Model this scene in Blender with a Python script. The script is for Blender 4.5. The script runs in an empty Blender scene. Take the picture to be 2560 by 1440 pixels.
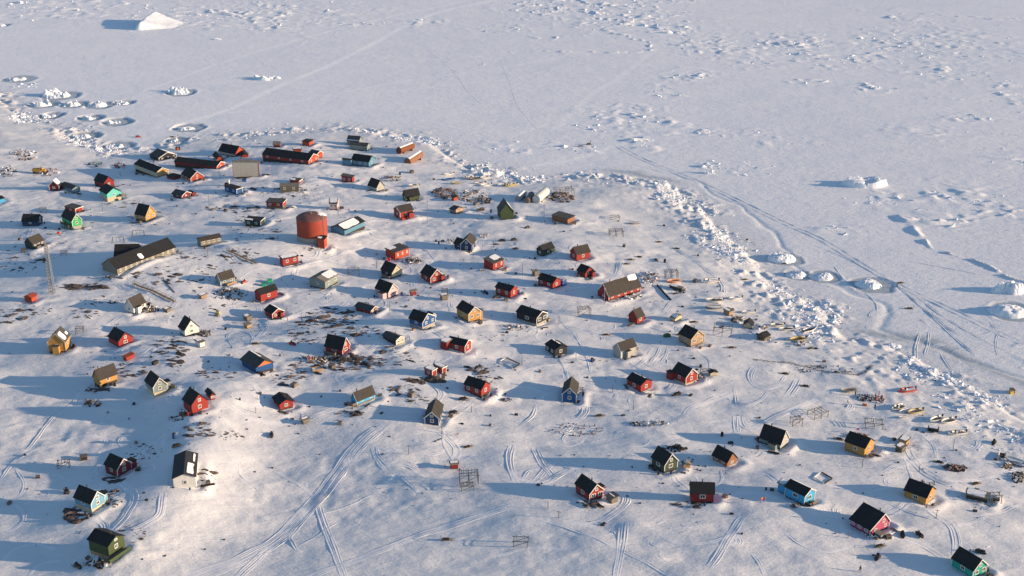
import bpy, math, random
import numpy as np
from math import sin, cos, radians as RAD, pi, sqrt, atan2

# ------------------------------------------------------------------ camera, sky, sun, exposure
S = bpy.context.scene
COL = S.collection
CAM_H, PITCH, F_PX = 190.0, RAD(22.0), 3267.0
cam_data = bpy.data.cameras.new('camera')
cam_data.sensor_width = 36.0
cam_data.lens = F_PX * 36.0 / 2560.0
cam_data.clip_start, cam_data.clip_end = 1.0, 30000.0
cam = bpy.data.objects.new('camera', cam_data)
COL.objects.link(cam)
cam.location = (0, 0, CAM_H)
cam.rotation_euler = (pi / 2 - PITCH, 0, 0)
S.camera = cam

SUN_EL, SUN_AZ = RAD(10.4), RAD(-7.0)          # azimuth of the sun measured from +x towards +y
world = bpy.data.worlds.new('World')
S.world = world
world.use_nodes = True
wn = world.node_tree
for n in list(wn.nodes):
    wn.nodes.remove(n)
sky = wn.nodes.new('ShaderNodeTexSky')
sky.sky_type = 'NISHITA'
sky.sun_disc = False
sky.sun_elevation = SUN_EL
sky.sun_rotation = pi / 2 - SUN_AZ             # 0 = +y, clockwise
sky.altitude = 50
sky.air_density = 1.0
sky.dust_density = 0.3
sky.ozone_density = 2.8
bg = wn.nodes.new('ShaderNodeBackground')
bg.inputs['Strength'].default_value = 0.128
wo = wn.nodes.new('ShaderNodeOutputWorld')
wn.links.new(sky.outputs[0], bg.inputs['Color'])
wn.links.new(bg.outputs[0], wo.inputs['Surface'])

sun_data = bpy.data.lights.new('sun', 'SUN')
sun_data.energy = 4.95
sun_data.angle = RAD(0.53)
sun_data.color = (1.0, 0.74, 0.50)
sun = bpy.data.objects.new('sun', sun_data)
COL.objects.link(sun)
from mathutils import Vector, noise as mnoise
to_sun = Vector((cos(SUN_EL) * cos(SUN_AZ), cos(SUN_EL) * sin(SUN_AZ), sin(SUN_EL)))
sun.rotation_euler = to_sun.to_track_quat('Z', 'Y').to_euler()
sun.location = (300, 0, 400)

vs = S.view_settings
vs.view_transform = 'Standard'
vs.look = 'None'
vs.exposure = 0.66
vs.gamma = 1.0
vs.use_curve_mapping = False
S.render.engine = 'CYCLES'
S.cycles.use_denoising = True
S.cycles.max_bounces = 6
S.cycles.diffuse_bounces = 3
S.cycles.volume_bounces = 1

# ------------------------------------------------------------------ materials
MATS = {}
def nodes_of(name):
    m = bpy.data.materials.new(name)
    m.use_nodes = True
    return m, m.node_tree.nodes, m.node_tree.links, m.node_tree.nodes['Principled BSDF']

def paint(name, col, rough=0.75, var=0.16, scale=0.9, bump=0.0, boards=False):
    """painted or weathered surface: base colour broken up by two noises"""
    if name in MATS:
        return MATS[name]
    m, N, L, p = nodes_of(name)
    tc = N.new('ShaderNodeTexCoord')
    n1 = N.new('ShaderNodeTexNoise'); n1.inputs['Scale'].default_value = scale; n1.inputs['Detail'].default_value = 5
    n2 = N.new('ShaderNodeTexNoise'); n2.inputs['Scale'].default_value = scale * 7; n2.inputs['Detail'].default_value = 3
    L.new(tc.outputs['Object'], n1.inputs['Vector']); L.new(tc.outputs['Object'], n2.inputs['Vector'])
    mx = N.new('ShaderNodeMath'); mx.operation = 'ADD'
    L.new(n1.outputs[0], mx.inputs[0]); L.new(n2.outputs[0], mx.inputs[1])
    r = N.new('ShaderNodeMapRange')
    r.inputs['From Min'].default_value = 0.6; r.inputs['From Max'].default_value = 1.4
    r.inputs['To Min'].default_value = 1 - var; r.inputs['To Max'].default_value = 1 + var
    L.new(mx.outputs[0], r.inputs['Value'])
    mul = N.new('ShaderNodeVectorMath'); mul.operation = 'SCALE'
    mul.inputs[0].default_value = col[:3]
    L.new(r.outputs[0], mul.inputs['Scale'])
    L.new(mul.outputs[0], p.inputs['Base Color'])
    p.inputs['Roughness'].default_value = rough
    p.inputs['Specular IOR Level'].default_value = 0.25
    if boards:
        w = N.new('ShaderNodeTexWave'); w.wave_type = 'BANDS'; w.bands_direction = 'Z' if boards == 'h' else 'X'
        w.inputs['Scale'].default_value = 2.2
        L.new(tc.outputs['Object'], w.inputs['Vector'])
        b = N.new('ShaderNodeBump'); b.inputs['Strength'].default_value = 0.35; b.inputs['Distance'].default_value = 0.03
        L.new(w.outputs[0], b.inputs['Height']); L.new(b.outputs[0], p.inputs['Normal'])
    MATS[name] = m
    return m

PAL = dict(lblue=(.15, .31, .42), ggreen=(.045, .068, .040), red=(.28, .033, .026), dred=(.20, .022, .024), ored=(.36, .06, .03), yellow=(.42, .23, .065), beige=(.36, .29, .18),
           white=(.62, .60, .56), blue=(.016, .078, .225), sky=(.05, .33, .55), steel=(.09, .21, .30), teal=(.13, .50, .43), navy=(.022, .05, .11),
           green=(.050, .074, .030), bgreen=(.045, .36, .12), dgreen=(.030, .050, .036), black=(.022, .024, .026), grey=(.26, .26, .24),
           ggrey=(.20, .24, .22), lgrey=(.38, .37, .33), pink=(.56, .38, .38), mpink=(.38, .075, .14), brown=(.25, .115, .055), tan=(.36, .24, .14),
           mint=(.02, .30, .22), olive=(.115, .105, .07), school=(.20, .185, .145), wood=(.27, .18, .11), gwood=(.16, .135, .11), conc=(.34, .32, .28),
           rust=(.17, .055, .025), orange=(.55, .16, .05), cream=(.50, .42, .28), bluegrey=(.17, .23, .26), darkwood=(.05, .04, .035))
def wallm(c):
    return paint('paint_' + c, PAL[c], var=0.14, boards='v')
ROOF = dict(felt=(.017, .018, .020), bfelt=(.050, .044, .038), gfelt=(.065, .064, .062), metal=(.036, .038, .042), redr=(.25, .05, .03), sheet=(.19, .17, .14))
def roofm(c):
    return paint('roof_' + c, ROOF[c], rough=0.85, var=0.28, scale=0.5)
M_TRIM = paint('white_trim', (.62, .61, .58), var=.08)
M_DARK = paint('dark_timber', (.035, .031, .028), var=.3)
M_GWOOD = paint('weathered_wood', (.15, .125, .10), var=.3)
M_WOOD = paint('fresh_wood', (.33, .22, .12), var=.25)
M_CONC = paint('concrete', (.33, .31, .27), var=.15)
M_METAL = paint('galvanised_metal', (.28, .28, .28), rough=.5, var=.15)
M_BLACK = paint('black_rubber', (.015, .015, .016), rough=.6)
M_SOOT = paint('chimney_pipe', (.05, .047, .045), rough=.7)
def glass_mat():
    m, N, L, p = nodes_of('window_glass')
    p.inputs['Base Color'].default_value = (.012, .015, .018, 1)
    p.inputs['Roughness'].default_value = 0.08
    return m
M_GLASS = glass_mat()

def snow_mat(name, base=(.80, .80, .80), use_mask=False, sparkle=0.25, fine=1.0):
    m, N, L, p = nodes_of(name)
    geo = N.new('ShaderNodeNewGeometry')
    n1 = N.new('ShaderNodeTexNoise'); n1.inputs['Scale'].default_value = 0.035; n1.inputs['Detail'].default_value = 4
    L.new(geo.outputs['Position'], n1.inputs['Vector'])
    ramp = N.new('ShaderNodeMix'); ramp.data_type = 'RGBA'
    ramp.inputs['A'].default_value = (base[0] * .93, base[1] * .935, base[2] * .95, 1)
    ramp.inputs['B'].default_value = (base[0] * 1.04, base[1] * 1.03, base[2] * 1.01, 1)
    L.new(n1.outputs[0], ramp.inputs['Factor'])
    last = ramp.outputs['Result']
    p.inputs['Roughness'].default_value = 0.65
    p.inputs['Specular IOR Level'].default_value = 0.2
    if use_mask:
        at = N.new('ShaderNodeAttribute'); at.attribute_name = 'mask'
        sp = N.new('ShaderNodeSeparateColor'); L.new(at.outputs['Color'], sp.inputs[0])
        # blue-grey bare ice of the tide moats
        mi = N.new('ShaderNodeMix'); mi.data_type = 'RGBA'
        mi.inputs['B'].default_value = (.40, .45, .48, 1)
        L.new(sp.outputs[0], mi.inputs['Factor']); L.new(last, mi.inputs['A'])
        # gravel and trodden dirt
        ng = N.new('ShaderNodeTexNoise'); ng.inputs['Scale'].default_value = 1.3; ng.inputs['Detail'].default_value = 6; ng.inputs['Roughness'].default_value = .7
        L.new(geo.outputs['Position'], ng.inputs['Vector'])
        ad = N.new('ShaderNodeMath'); ad.operation = 'ADD'
        L.new(ng.outputs[0], ad.inputs[0]); L.new(sp.outputs[1], ad.inputs[1])
        rg = N.new('ShaderNodeMapRange'); rg.inputs['From Min'].default_value = 0.92; rg.inputs['From Max'].default_value = 1.12
        L.new(ad.outputs[0], rg.inputs['Value'])
        dirt = N.new('ShaderNodeMix'); dirt.data_type = 'RGBA'
        dirt.inputs['B'].default_value = (.13, .105, .085, 1)
        L.new(rg.outputs[0], dirt.inputs['Factor']); L.new(mi.outputs['Result'], dirt.inputs['A'])
        # whiter, packed snow of the trails
        tr = N.new('ShaderNodeMix'); tr.data_type = 'RGBA'
        tr.inputs['B'].default_value = (.90, .885, .86, 1)
        L.new(sp.outputs[2], tr.inputs['Factor']); L.new(dirt.outputs['Result'], tr.inputs['A'])
        at2 = N.new('ShaderNodeAttribute'); at2.attribute_name = 'clean'
        mc = N.new('ShaderNodeMapRange'); mc.inputs['To Min'].default_value = .90; mc.inputs['To Max'].default_value = 1.10
        L.new(at2.outputs['Fac'], mc.inputs['Value'])
        sc = N.new('ShaderNodeVectorMath'); sc.operation = 'SCALE'
        L.new(tr.outputs['Result'], sc.inputs[0]); L.new(mc.outputs[0], sc.inputs['Scale'])
        last = sc.outputs[0]
    L.new(last, p.inputs['Base Color'])
    # wind-packed relief: stretched along the wind and fine crumbs
    mp = N.new('ShaderNodeMapping'); mp.inputs['Scale'].default_value = (.45, 1.0, 1.0); mp.inputs['Rotation'].default_value = (0, 0, .25)
    L.new(geo.outputs['Position'], mp.inputs['Vector'])
    b1 = N.new('ShaderNodeTexNoise'); b1.inputs['Scale'].default_value = .55; b1.inputs['Detail'].default_value = 6; b1.inputs['Roughness'].default_value = .62
    L.new(mp.outputs[0], b1.inputs['Vector'])
    bp = N.new('ShaderNodeBump'); bp.inputs['Strength'].default_value = 1.0; bp.inputs['Distance'].default_value = 0.30 * fine
    L.new(b1.outputs[0], bp.inputs['Height'])
    b2 = N.new('ShaderNodeTexNoise'); b2.inputs['Scale'].default_value = 1.5; b2.inputs['Detail'].default_value = 5; b2.inputs['Roughness'].default_value = .6; b2.inputs['Distortion'].default_value = .6
    L.new(mp.outputs[0], b2.inputs['Vector'])
    bq = N.new('ShaderNodeBump'); bq.inputs['Strength'].default_value = 1.0; bq.inputs['Distance'].default_value = 0.13 * fine
    L.new(b2.outputs[0], bq.inputs['Height']); L.new(bp.outputs[0], bq.inputs['Normal'])
    L.new(bq.outputs[0], p.inputs['Normal'])
    return m
M_SNOWG = snow_mat('snow_ground', use_mask=True)
M_SNOW = snow_mat('drifted_snow', base=(.82, .82, .82), fine=.5)
M_TRACK = snow_mat('track_snow', base=(.80, .80, .805), fine=.6)
M_TRAIL = snow_mat('packed_trail_snow', base=(.88, .87, .85), fine=.4)
M_ICE = snow_mat('berg_ice', base=(.80, .83, .86), fine=1.6)
M_RUBBLE = snow_mat('ice_blocks', base=(.77, .81, .85), fine=.8)

def rock_mat():
    m, N, L, p = nodes_of('gneiss')
    oi = N.new('ShaderNodeObjectInfo')
    geo = N.new('ShaderNodeNewGeometry')
    n1 = N.new('ShaderNodeTexNoise'); n1.inputs['Scale'].default_value = 1.1; n1.inputs['Detail'].default_value = 7
    L.new(geo.outputs['Position'], n1.inputs['Vector'])
    r = N.new('ShaderNodeValToRGB')
    r.color_ramp.elements[0].position = .3; r.color_ramp.elements[0].color = (.028, .024, .023, 1)
    r.color_ramp.elements[1].position = .72; r.color_ramp.elements[1].color = (.12, .085, .07, 1)
    L.new(n1.outputs[0], r.inputs[0])
    L.new(r.outputs[0], p.inputs['Base Color'])
    p.inputs['Roughness'].default_value = .9
    b = N.new('ShaderNodeBump'); b.inputs['Distance'].default_value = .2
    L.new(n1.outputs[0], b.inputs['Height']); L.new(b.outputs[0], p.inputs['Normal'])
    return m
M_ROCK = rock_mat()

# ------------------------------------------------------------------ projection helpers
CP, SP = cos(PITCH), sin(PITCH)
def ray(u, v):
    dx, dy = (u - 1280) / F_PX, -(v - 720) / F_PX
    return np.array([dx, CP + dy * SP, -SP + dy * CP])
def on_plane(u, v, z):
    d = ray(u, v)
    t = (z - CAM_H) / d[2]
    return np.array([d[0] * t, d[1] * t, z])
def project(p):
    x, y, z = p[0], p[1], p[2] - CAM_H
    depth = y * CP - z * SP
    up = y * SP + z * CP
    return 1280 + F_PX * x / depth, 720 - F_PX * up / depth

# ------------------------------------------------------------------ numpy noise
_rs = np.random.RandomState(7)
_LAT = [_rs.rand(256, 256).astype(np.float64) for _ in range(6)]
def vnoise(x, y, wl, seed=0):
    """smooth value noise -1..1"""
    g = _LAT[seed % 6]
    ox, oy = 37.7 * seed, 91.3 * seed
    xs, ys = np.asarray(x) / wl + ox, np.asarray(y) / wl + oy
    xi, yi = np.floor(xs).astype(int), np.floor(ys).astype(int)
    fx, fy = xs - xi, ys - yi
    fx = fx * fx * (3 - 2 * fx); fy = fy * fy * (3 - 2 * fy)
    a = g[xi & 255, yi & 255]; b = g[(xi + 1) & 255, yi & 255]
    c = g[xi & 255, (yi + 1) & 255]; d = g[(xi + 1) & 255, (yi + 1) & 255]
    return 2 * ((a * (1 - fx) + b * fx) * (1 - fy) + (c * (1 - fx) + d * fx) * fy) - 1
def sstep(a, b, x):
    t = np.clip((x - a) / (b - a), 0, 1)
    return t * t * (3 - 2 * t)

# ------------------------------------------------------------------ the lie of the land
SHORE = [(-700, 190), (-100, 222), (10, 252), (60, 302), (150, 325), (210, 365), (290, 387), (380, 374), (460, 352), (560, 350), (650, 338), (760, 325),
         (900, 328), (1020, 345), (1085, 365), (1112, 398), (1180, 428), (1300, 448), (1420, 447), (1560, 450), (1660, 472), (1740, 512), (1800, 570),
         (1870, 632), (1930, 690), (2010, 742), (2080, 792), (2135, 842), (2220, 882), (2300, 902), (2380, 952), (2450, 987), (2560, 1052), (2800, 1200),
         (3300, 1700), (3000, 2600), (-2600, 2600), (-2600, 190)]
SHORE_W = np.array([on_plane(u, v, 0)[:2] for u, v in SHORE])
def shore_dist(x, y):
    """metres inland (positive) or out on the ice (negative)"""
    x = np.asarray(x, float); y = np.asarray(y, float)
    x = x + 5 * vnoise(x, y, 23, 1) + 2 * vnoise(x, y, 9, 2)
    y = y + 5 * vnoise(x, y, 23, 3) + 2 * vnoise(x, y, 9, 4)
    dm = np.full(x.shape, 1e9); inside = np.zeros(x.shape, bool)
    n = len(SHORE_W)
    for i in range(n):
        ax, ay = SHORE_W[i]; bx, by = SHORE_W[(i + 1) % n]
        ex, ey = bx - ax, by - ay
        t = np.clip(((x - ax) * ex + (y - ay) * ey) / (ex * ex + ey * ey), 0, 1)
        dm = np.minimum(dm, (x - ax - t * ex) ** 2 + (y - ay - t * ey) ** 2)
        if abs(by - ay) > 1e-9:
            c = ((ay > y) != (by > y)) & (x < ex * (y - ay) / ey + ax)
            inside ^= c
    d = np.sqrt(dm)
    return np.where(inside, d, -d)

MOUNDS = [(770, 600, 34, 24, 4.0), (370, 680, 45, 20, 4.0), (150, 760, 60, 14, 3.5), (840, 850, 40, 12, 3.0), (520, 1020, 20, 18, 4.0),
          (470, 1180, 13, 34, 4.2), (230, 1280, 18, 12, 3.0), (285, 1390, 14, 12, 2.2), (430, 885, 28, 13, 2.6), (690, 520, 60, 13, 2.6),
          (1080, 870, 26, 10, 1.8), (1370, 930, 30, 11, 1.6), (610, 640, 28, 10, 2.2), (60, 470, 40, 15, 3.0), (1660, 640, 60, 22, 1.6),
          (960, 960, 24, 9, 1.5), (1180, 940, 20, 8, 1.6), (60, 800, 30, 12, 2.6), (110, 610, 24, 12, 2.0), (1030, 390, 40, 20, 1.5), (300, 700, 30, 12, 1.5),
          (720, 1080, 30, 14, -1.2), (1330, 1080, 24, 9, -0.9), (880, 1200, 50, 24, -1.4), (560, 850, 22, 12, -1.0), (180, 1100, 40, 14, -1.5)]
MOUNDS_W = [(*on_plane(u, v, 9)[:2], rx, ry, h) for u, v, rx, ry, h in MOUNDS]
# rough, ridged places out on the sea ice: pixel centre, half sizes in pixels, strength
ROUGH = [(150, 22, 260, 26, .8), (450, 45, 160, 24, .8), (620, 36, 240, 30, 1.0), (690, 68, 60, 8, 1.0), (900, 60, 60, 6, .6), (1030, 55, 60, 10, .8),
         (1480, 22, 190, 26, 1.0), (1590, 55, 150, 24, 1.1), (1700, 75, 90, 16, 1.0), (1790, 118, 110, 26, .9), (1990, 112, 140, 26, 1.1), (2100, 148, 130, 22, 1.0),
         (2240, 112, 140, 34, .8), (2400, 110, 140, 40, .7), (2515, 225, 40, 60, 1.1), (2330, 175, 90, 24, .9), (2430, 300, 70, 12, 1.0), (2190, 220, 50, 12, 1.1),
         (1560, 290, 100, 26, .8), (1500, 318, 70, 14, .9), (1770, 330, 130, 12, .9), (1605, 355, 26, 20, 1.2), (1660, 230, 30, 14, .9), (1730, 190, 60, 14, .8),
         (2400, 490, 150, 26, .9), (2500, 520, 80, 30, .9), (2180, 505, 50, 12, .8), (2340, 545, 80, 24, .7), (1850, 425, 70, 14, .7), (1780, 415, 22, 14, 1.1),
         (2090, 570, 60, 14, .5), (1960, 350, 90, 16, .5), (2300, 330, 120, 14, .5), (1300, 370, 120, 20, .5), (1680, 305, 60, 10, .7), (2300, 60, 90, 14, .7), (2030, 205, 50, 8, .7),
         (60, 215, 30, 10, .6), (1250, 70, 90, 10, .5), (1900, 160, 60, 10, .8), (1450, 375, 80, 14, .5), (2540, 400, 60, 30, .6)]
ROUGH_W = []
for u, v, ru, rv, k in ROUGH:
    c = on_plane(u, v, 0); r = on_plane(u + ru, v, 0); f = on_plane(u, max(v - rv, -40), 0); b = on_plane(u, v + rv, 0)
    ROUGH_W.append((c[0], 0.5 * (f[1] + b[1]), r[0] - c[0], max(4.0, 0.5 * (f[1] - b[1])), k))

# icebergs frozen in: pixel base centre, width px, height px, moat scale (0 none), kind, label
BERGS = [(364, 66, 190, 38, 0, 'wedge', 'large wedge shaped iceberg with a sunlit ramp, standing alone on the flat ice'),
         (118, 28, 34, 9, 0, 'lump', 'small pointed ice block out on the flat ice beyond the wedge iceberg'),
         (90, 52, 30, 8, 0, 'lump', 'low ice lump lying alone between the wedge iceberg and the ice edge'),
         (4, 64, 30, 9, 1.2, 'lump', 'ice lump cut by the picture edge near the wedge iceberg'),
         (60, 8, 52, 14, 0, 'lump', 'ice block at the rough ice field beyond the flat bay'),
         (40, 198, 62, 13, 1.35, 'lump', 'twin lobed ice lump in a dark moat by the bay shore'),
         (140, 240, 80, 26, 1.25, 'jag', 'tallest jagged iceberg of the cluster in the bay'),
         (100, 262, 64, 18, 1.2, 'jag', 'broken iceberg at the shore side of the bay cluster'),
         (172, 262, 66, 20, 1.15, 'jag', 'spiky iceberg at the seaward side of the bay cluster'),
         (242, 264, 58, 16, 1.3, 'jag', 'iceberg with a rounded top between the bay cluster and the small white one'),
         (305, 258, 44, 13, 1.2, 'lump', 'small white ice block at the outer end of the bay cluster'),
         (122, 290, 46, 13, 1.45, 'lump', 'low ice mound in an oval moat below the bay cluster'),
         (220, 296, 44, 13, 1.5, 'lump', 'ice mound in an oval moat, the middle one of three below the bay cluster'),
         (285, 306, 46, 13, 1.7, 'lump', 'ice mound in the widest oval moat below the bay cluster'),
         (205, 342, 52, 14, 1.65, 'lump', 'ice mound in a moat just off the bay shore'),
         (285, 366, 56, 13, 1.55, 'lump', 'ridged ice mound in a moat closest to the bay beach'),
         (444, 232, 72, 18, 1.1, 'jag', 'two humped white iceberg beside the trail across the bay'),
         (666, 196, 86, 14, 0, 'jag', 'long low jagged iceberg touching the main trail'),
         (466, 320, 56, 13, 1.5, 'lump', 'ice mound in a moat behind the dark boathouse'),
         (438, 352, 44, 12, 1.3, 'lump', 'ice mound at the shore right behind the boathouse'),
         (545, 98, 26, 7, 0, 'lump', 'small ice block alone on the ice inland of the rough field'),
         (2164, 462, 130, 30, 0, 'table', 'flat topped iceberg with a sunlit end alone on the outer ice'),
         (1954, 648, 74, 30, 1.15, 'dome', 'rounded dome iceberg pressed against the shore ice'),
         (1990, 688, 60, 22, 1.1, 'dome', 'blue shaded iceberg below the rounded dome'),
         (2052, 692, 66, 22, 1.2, 'dome', 'iceberg with a bright crumbled end next to the blue shaded one'),
         (2172, 712, 74, 24, 1.55, 'dome', 'iceberg inside a wide oval moat off the shore ice'),
         (2520, 728, 96, 34, 0, 'jag', 'big shaded iceberg group at the edge of the outer ice'),
         (2518, 780, 110, 34, 1.15, 'dome', 'broad iceberg in a moat below the big shaded group'),
         (2230, 868, 60, 20, 0, 'dome', 'ice mound inside the shore rubble belt'),
         (1660, 462, 40, 16, 0, 'jag', 'white ice block at the bend of the long vehicle track'),
         (1772, 432, 26, 20, 0, 'jag', 'small spire of ice beside the vehicle track'),
         (1395, 0, 40, 12, 0, 'jag', 'ice block in the far rough ice field'),
         (2195, 222, 40, 10, 0, 'lump', 'sharp ice ridge alone in the outer rough ice')]
BERGS_W = []
for u, v, w, h, mo, kind, lab in BERGS:
    c = on_plane(u, v, 0); s = F_PX / (c[1] * CP + CAM_H * SP)
    BERGS_W.append((c[0], c[1], w / s, h / s * .80, mo, kind, lab))

def island_height(x, y, d):
    h = 0.9 * sstep(0, 6, d) + 9.5 * (1 - np.exp(-np.maximum(d, 0) / 110.0))
    inl = sstep(4, 40, d)
    for cx, cy, rx, ry, a in MOUNDS_W:
        q = ((x - cx) / rx) ** 2 + ((y - cy) / ry) ** 2
        h = h + a * np.exp(-q) * sstep(0, 30, d)
    h = h + inl * (1.3 * vnoise(x, y, 62, 1) + .62 * vnoise(x, y, 27, 2) + (.42) * vnoise(x + 3 * vnoise(x, y, 14, 5), y * 1.5, 11, 3))
    # wind crust, drift lips and trodden lumps
    tread = sstep(-.3, .5, vnoise(x, y, 35, 4))
    h = h + sstep(0, 10, d) * ((.17) * vnoise(x * .7 + y * .2, y * 1.3, 4.6, 4) + (.05 + .08 * tread) * vnoise(x, y, 2.2, 5))
    sas = np.abs(vnoise(x * .35 + y * .12, y * 1.2 - x * .1, 2.6, 1))
    h = h + sstep(-12, 12, d) * .16 * (.5 - sas) * sstep(-.1, .5, vnoise(x, y, 28, 3))
    return h

def rough_mask(x, y):
    m = np.zeros(np.shape(x))
    for cx, cy, rx, ry, k in ROUGH_W:
        q = ((x - cx) / rx) ** 2 + ((y - cy) / ry) ** 2
        m = np.maximum(m, k * np.exp(-q * .9))
    return m

def height_mask(x, y):
    d = shore_dist(x, y)
    isl = island_height(x, y, d)
    land = sstep(-1, 2, d)
    dx = x + 6 * vnoise(x, y, 17, 2); dy = y + 4 * vnoise(x, y, 17, 3)
    ice = .10 * vnoise(x * .35, y, 9, 1) + .05 * vnoise(x * .6, y, 3.4, 2) + .5 * vnoise(x, y, 160, 5)
    r = rough_mask(dx, dy)
    n1 = vnoise(dx * .62 + dy * .15, dy * 1.25, 7.5, 3); n2 = vnoise(dx * .75, dy * 1.2, 3.3, 4)
    ridg = np.maximum(0, n1 * .75 + n2 * .5 - .18)
    n3 = vnoise(dx * .5 + dy * .1, dy * 1.3, 1.9, 5)
    ice = ice + r * (1.45 * ridg + .30 * np.maximum(0, n2 + .4 * n3) + .10 * n3)
    # thin wandering pressure ridges everywhere on the outer ice
    w = np.abs(vnoise(dx * .8, dy, 70, 5) + .35 * vnoise(dx, dy, 21, 1))
    gate = sstep(.0, .6, vnoise(x, y, 120, 2)) * sstep(-20, -60, d)
    out = sstep(-150, 150, x + .25 * (y - 500))
    ice = ice + out * gate * .9 * np.exp(-(w / .022) ** 2) * sstep(-.2, .6, n2 + .3)
    # shore belt of heaved floes
    east = sstep(40, 110, x)
    belt = np.exp(-((d + 1 - 5 * east) / np.where(d > 0, 9.0 + 10 * east, 9.0)) ** 2)
    fl = np.maximum(0, vnoise(dx, dy, 5, 1) * .62 + vnoise(x, y, 2.3, 3) * .62 + .25 * vnoise(x, y, 1.3, 4) - .06)
    beltamp = (.55 + .45 * sstep(-130, -60, x)) * .6 + .9 * sstep(-.4, .5, vnoise(x, y, 45, 3))
    h = ice * (1 - land) + isl * land + belt * fl * (2.0 - .75 * east) * beltamp
    crack = np.exp(-((d + 17 + 5 * vnoise(x, y, 40, 5)) / 1.1) ** 2) * sstep(40, 120, x)
    h = h - .28 * crack
    moat = np.zeros(np.shape(x))
    for bx, by, bw, bh, mo, kind, lab in BERGS_W:
        if mo:
            q = np.sqrt(((x - bx - .12 * bw) / (bw * .5 * mo)) ** 2 + ((y - by) / (bw * .44 * mo + 1.5)) ** 2) + .13 * vnoise(x + 31 * bx, y, .22 * bw + 2, 2) + .05 * vnoise(x, y, 3, 3)
            k = 1 - sstep(.9, 1.03, q)
            moat = np.maximum(moat, k)
            h = h * (1 - k) + k * (-.28) + .16 * np.exp(-((q - 1.10) / .07) ** 2)
    shorew = np.exp(-((d + 13 + 6 * vnoise(x, y, 30, 4)) / 3.2) ** 2) * sstep(.1, .5, vnoise(x, y, 60, 4)) * sstep(0, 60, x)
    moat = np.maximum(moat, .8 * shorew)
    return h, d, moat

# tensor grid, fine where the camera sees it closely
def axis(stops):
    out = [stops[0][0]]
    for (a, s0), (b, s1) in zip(stops[:-1], stops[1:]):
        x = a
        while x < b - 1e-6:
            t = (x - a) / (b - a)
            x = x + (s0 * (1 - t) + s1 * t)
            if x > b - .4 * s1:
                x = b
            out.append(x)
    return np.array(out)
GXp = axis([(0, .70), (140, .74), (280, 1.1), (460, 1.8), (620, 16), (1500, 120), (7000, 900)])
GX = np.concatenate([-GXp[:0:-1], GXp])
GY = np.concatenate([[-3000, -1500, -600, -200, 0, 120, 200, 240], axis([(262, .62), (400, .75), (560, 1.05), (800, 1.6), (1250, 2.4), (1500, 20), (3000, 200), (14000, 1500)])])
XX, YY = np.meshgrid(GX, GY, indexing='xy')
GZ, GD, GMO = height_mask(XX, YY)
GSOIL = np.zeros_like(GZ)
GPACK = np.zeros_like(GZ)

def gz(x, y):
    i = np.clip(np.searchsorted(GX, x) - 1, 0, len(GX) - 2); j = np.clip(np.searchsorted(GY, y) - 1, 0, len(GY) - 2)
    tx = (x - GX[i]) / (GX[i + 1] - GX[i]); ty = (y - GY[j]) / (GY[j + 1] - GY[j])
    return (GZ[j, i] * (1 - tx) + GZ[j, i + 1] * tx) * (1 - ty) + (GZ[j + 1, i] * (1 - tx) + GZ[j + 1, i + 1] * tx) * ty
def ground(u, v):
    """the ground point seen at a pixel of the 2560 x 1440 photograph"""
    z = 6.0
    for _ in range(14):
        p = on_plane(u, v, z)
        z = .5 * z + .5 * float(gz(p[0], p[1]))
    p = on_plane(u, v, z)
    return np.array([p[0], p[1], float(gz(p[0], p[1]))])
def scale_at(p):
    return F_PX / (p[1] * CP - (p[2] - CAM_H) * SP)
def window_of(cx, cy, r):
    i0, i1 = np.searchsorted(GX, cx - r), np.searchsorted(GX, cx + r)
    j0, j1 = np.searchsorted(GY, cy - r), np.searchsorted(GY, cy + r)
    return slice(j0, j1), slice(i0, i1)

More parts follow.
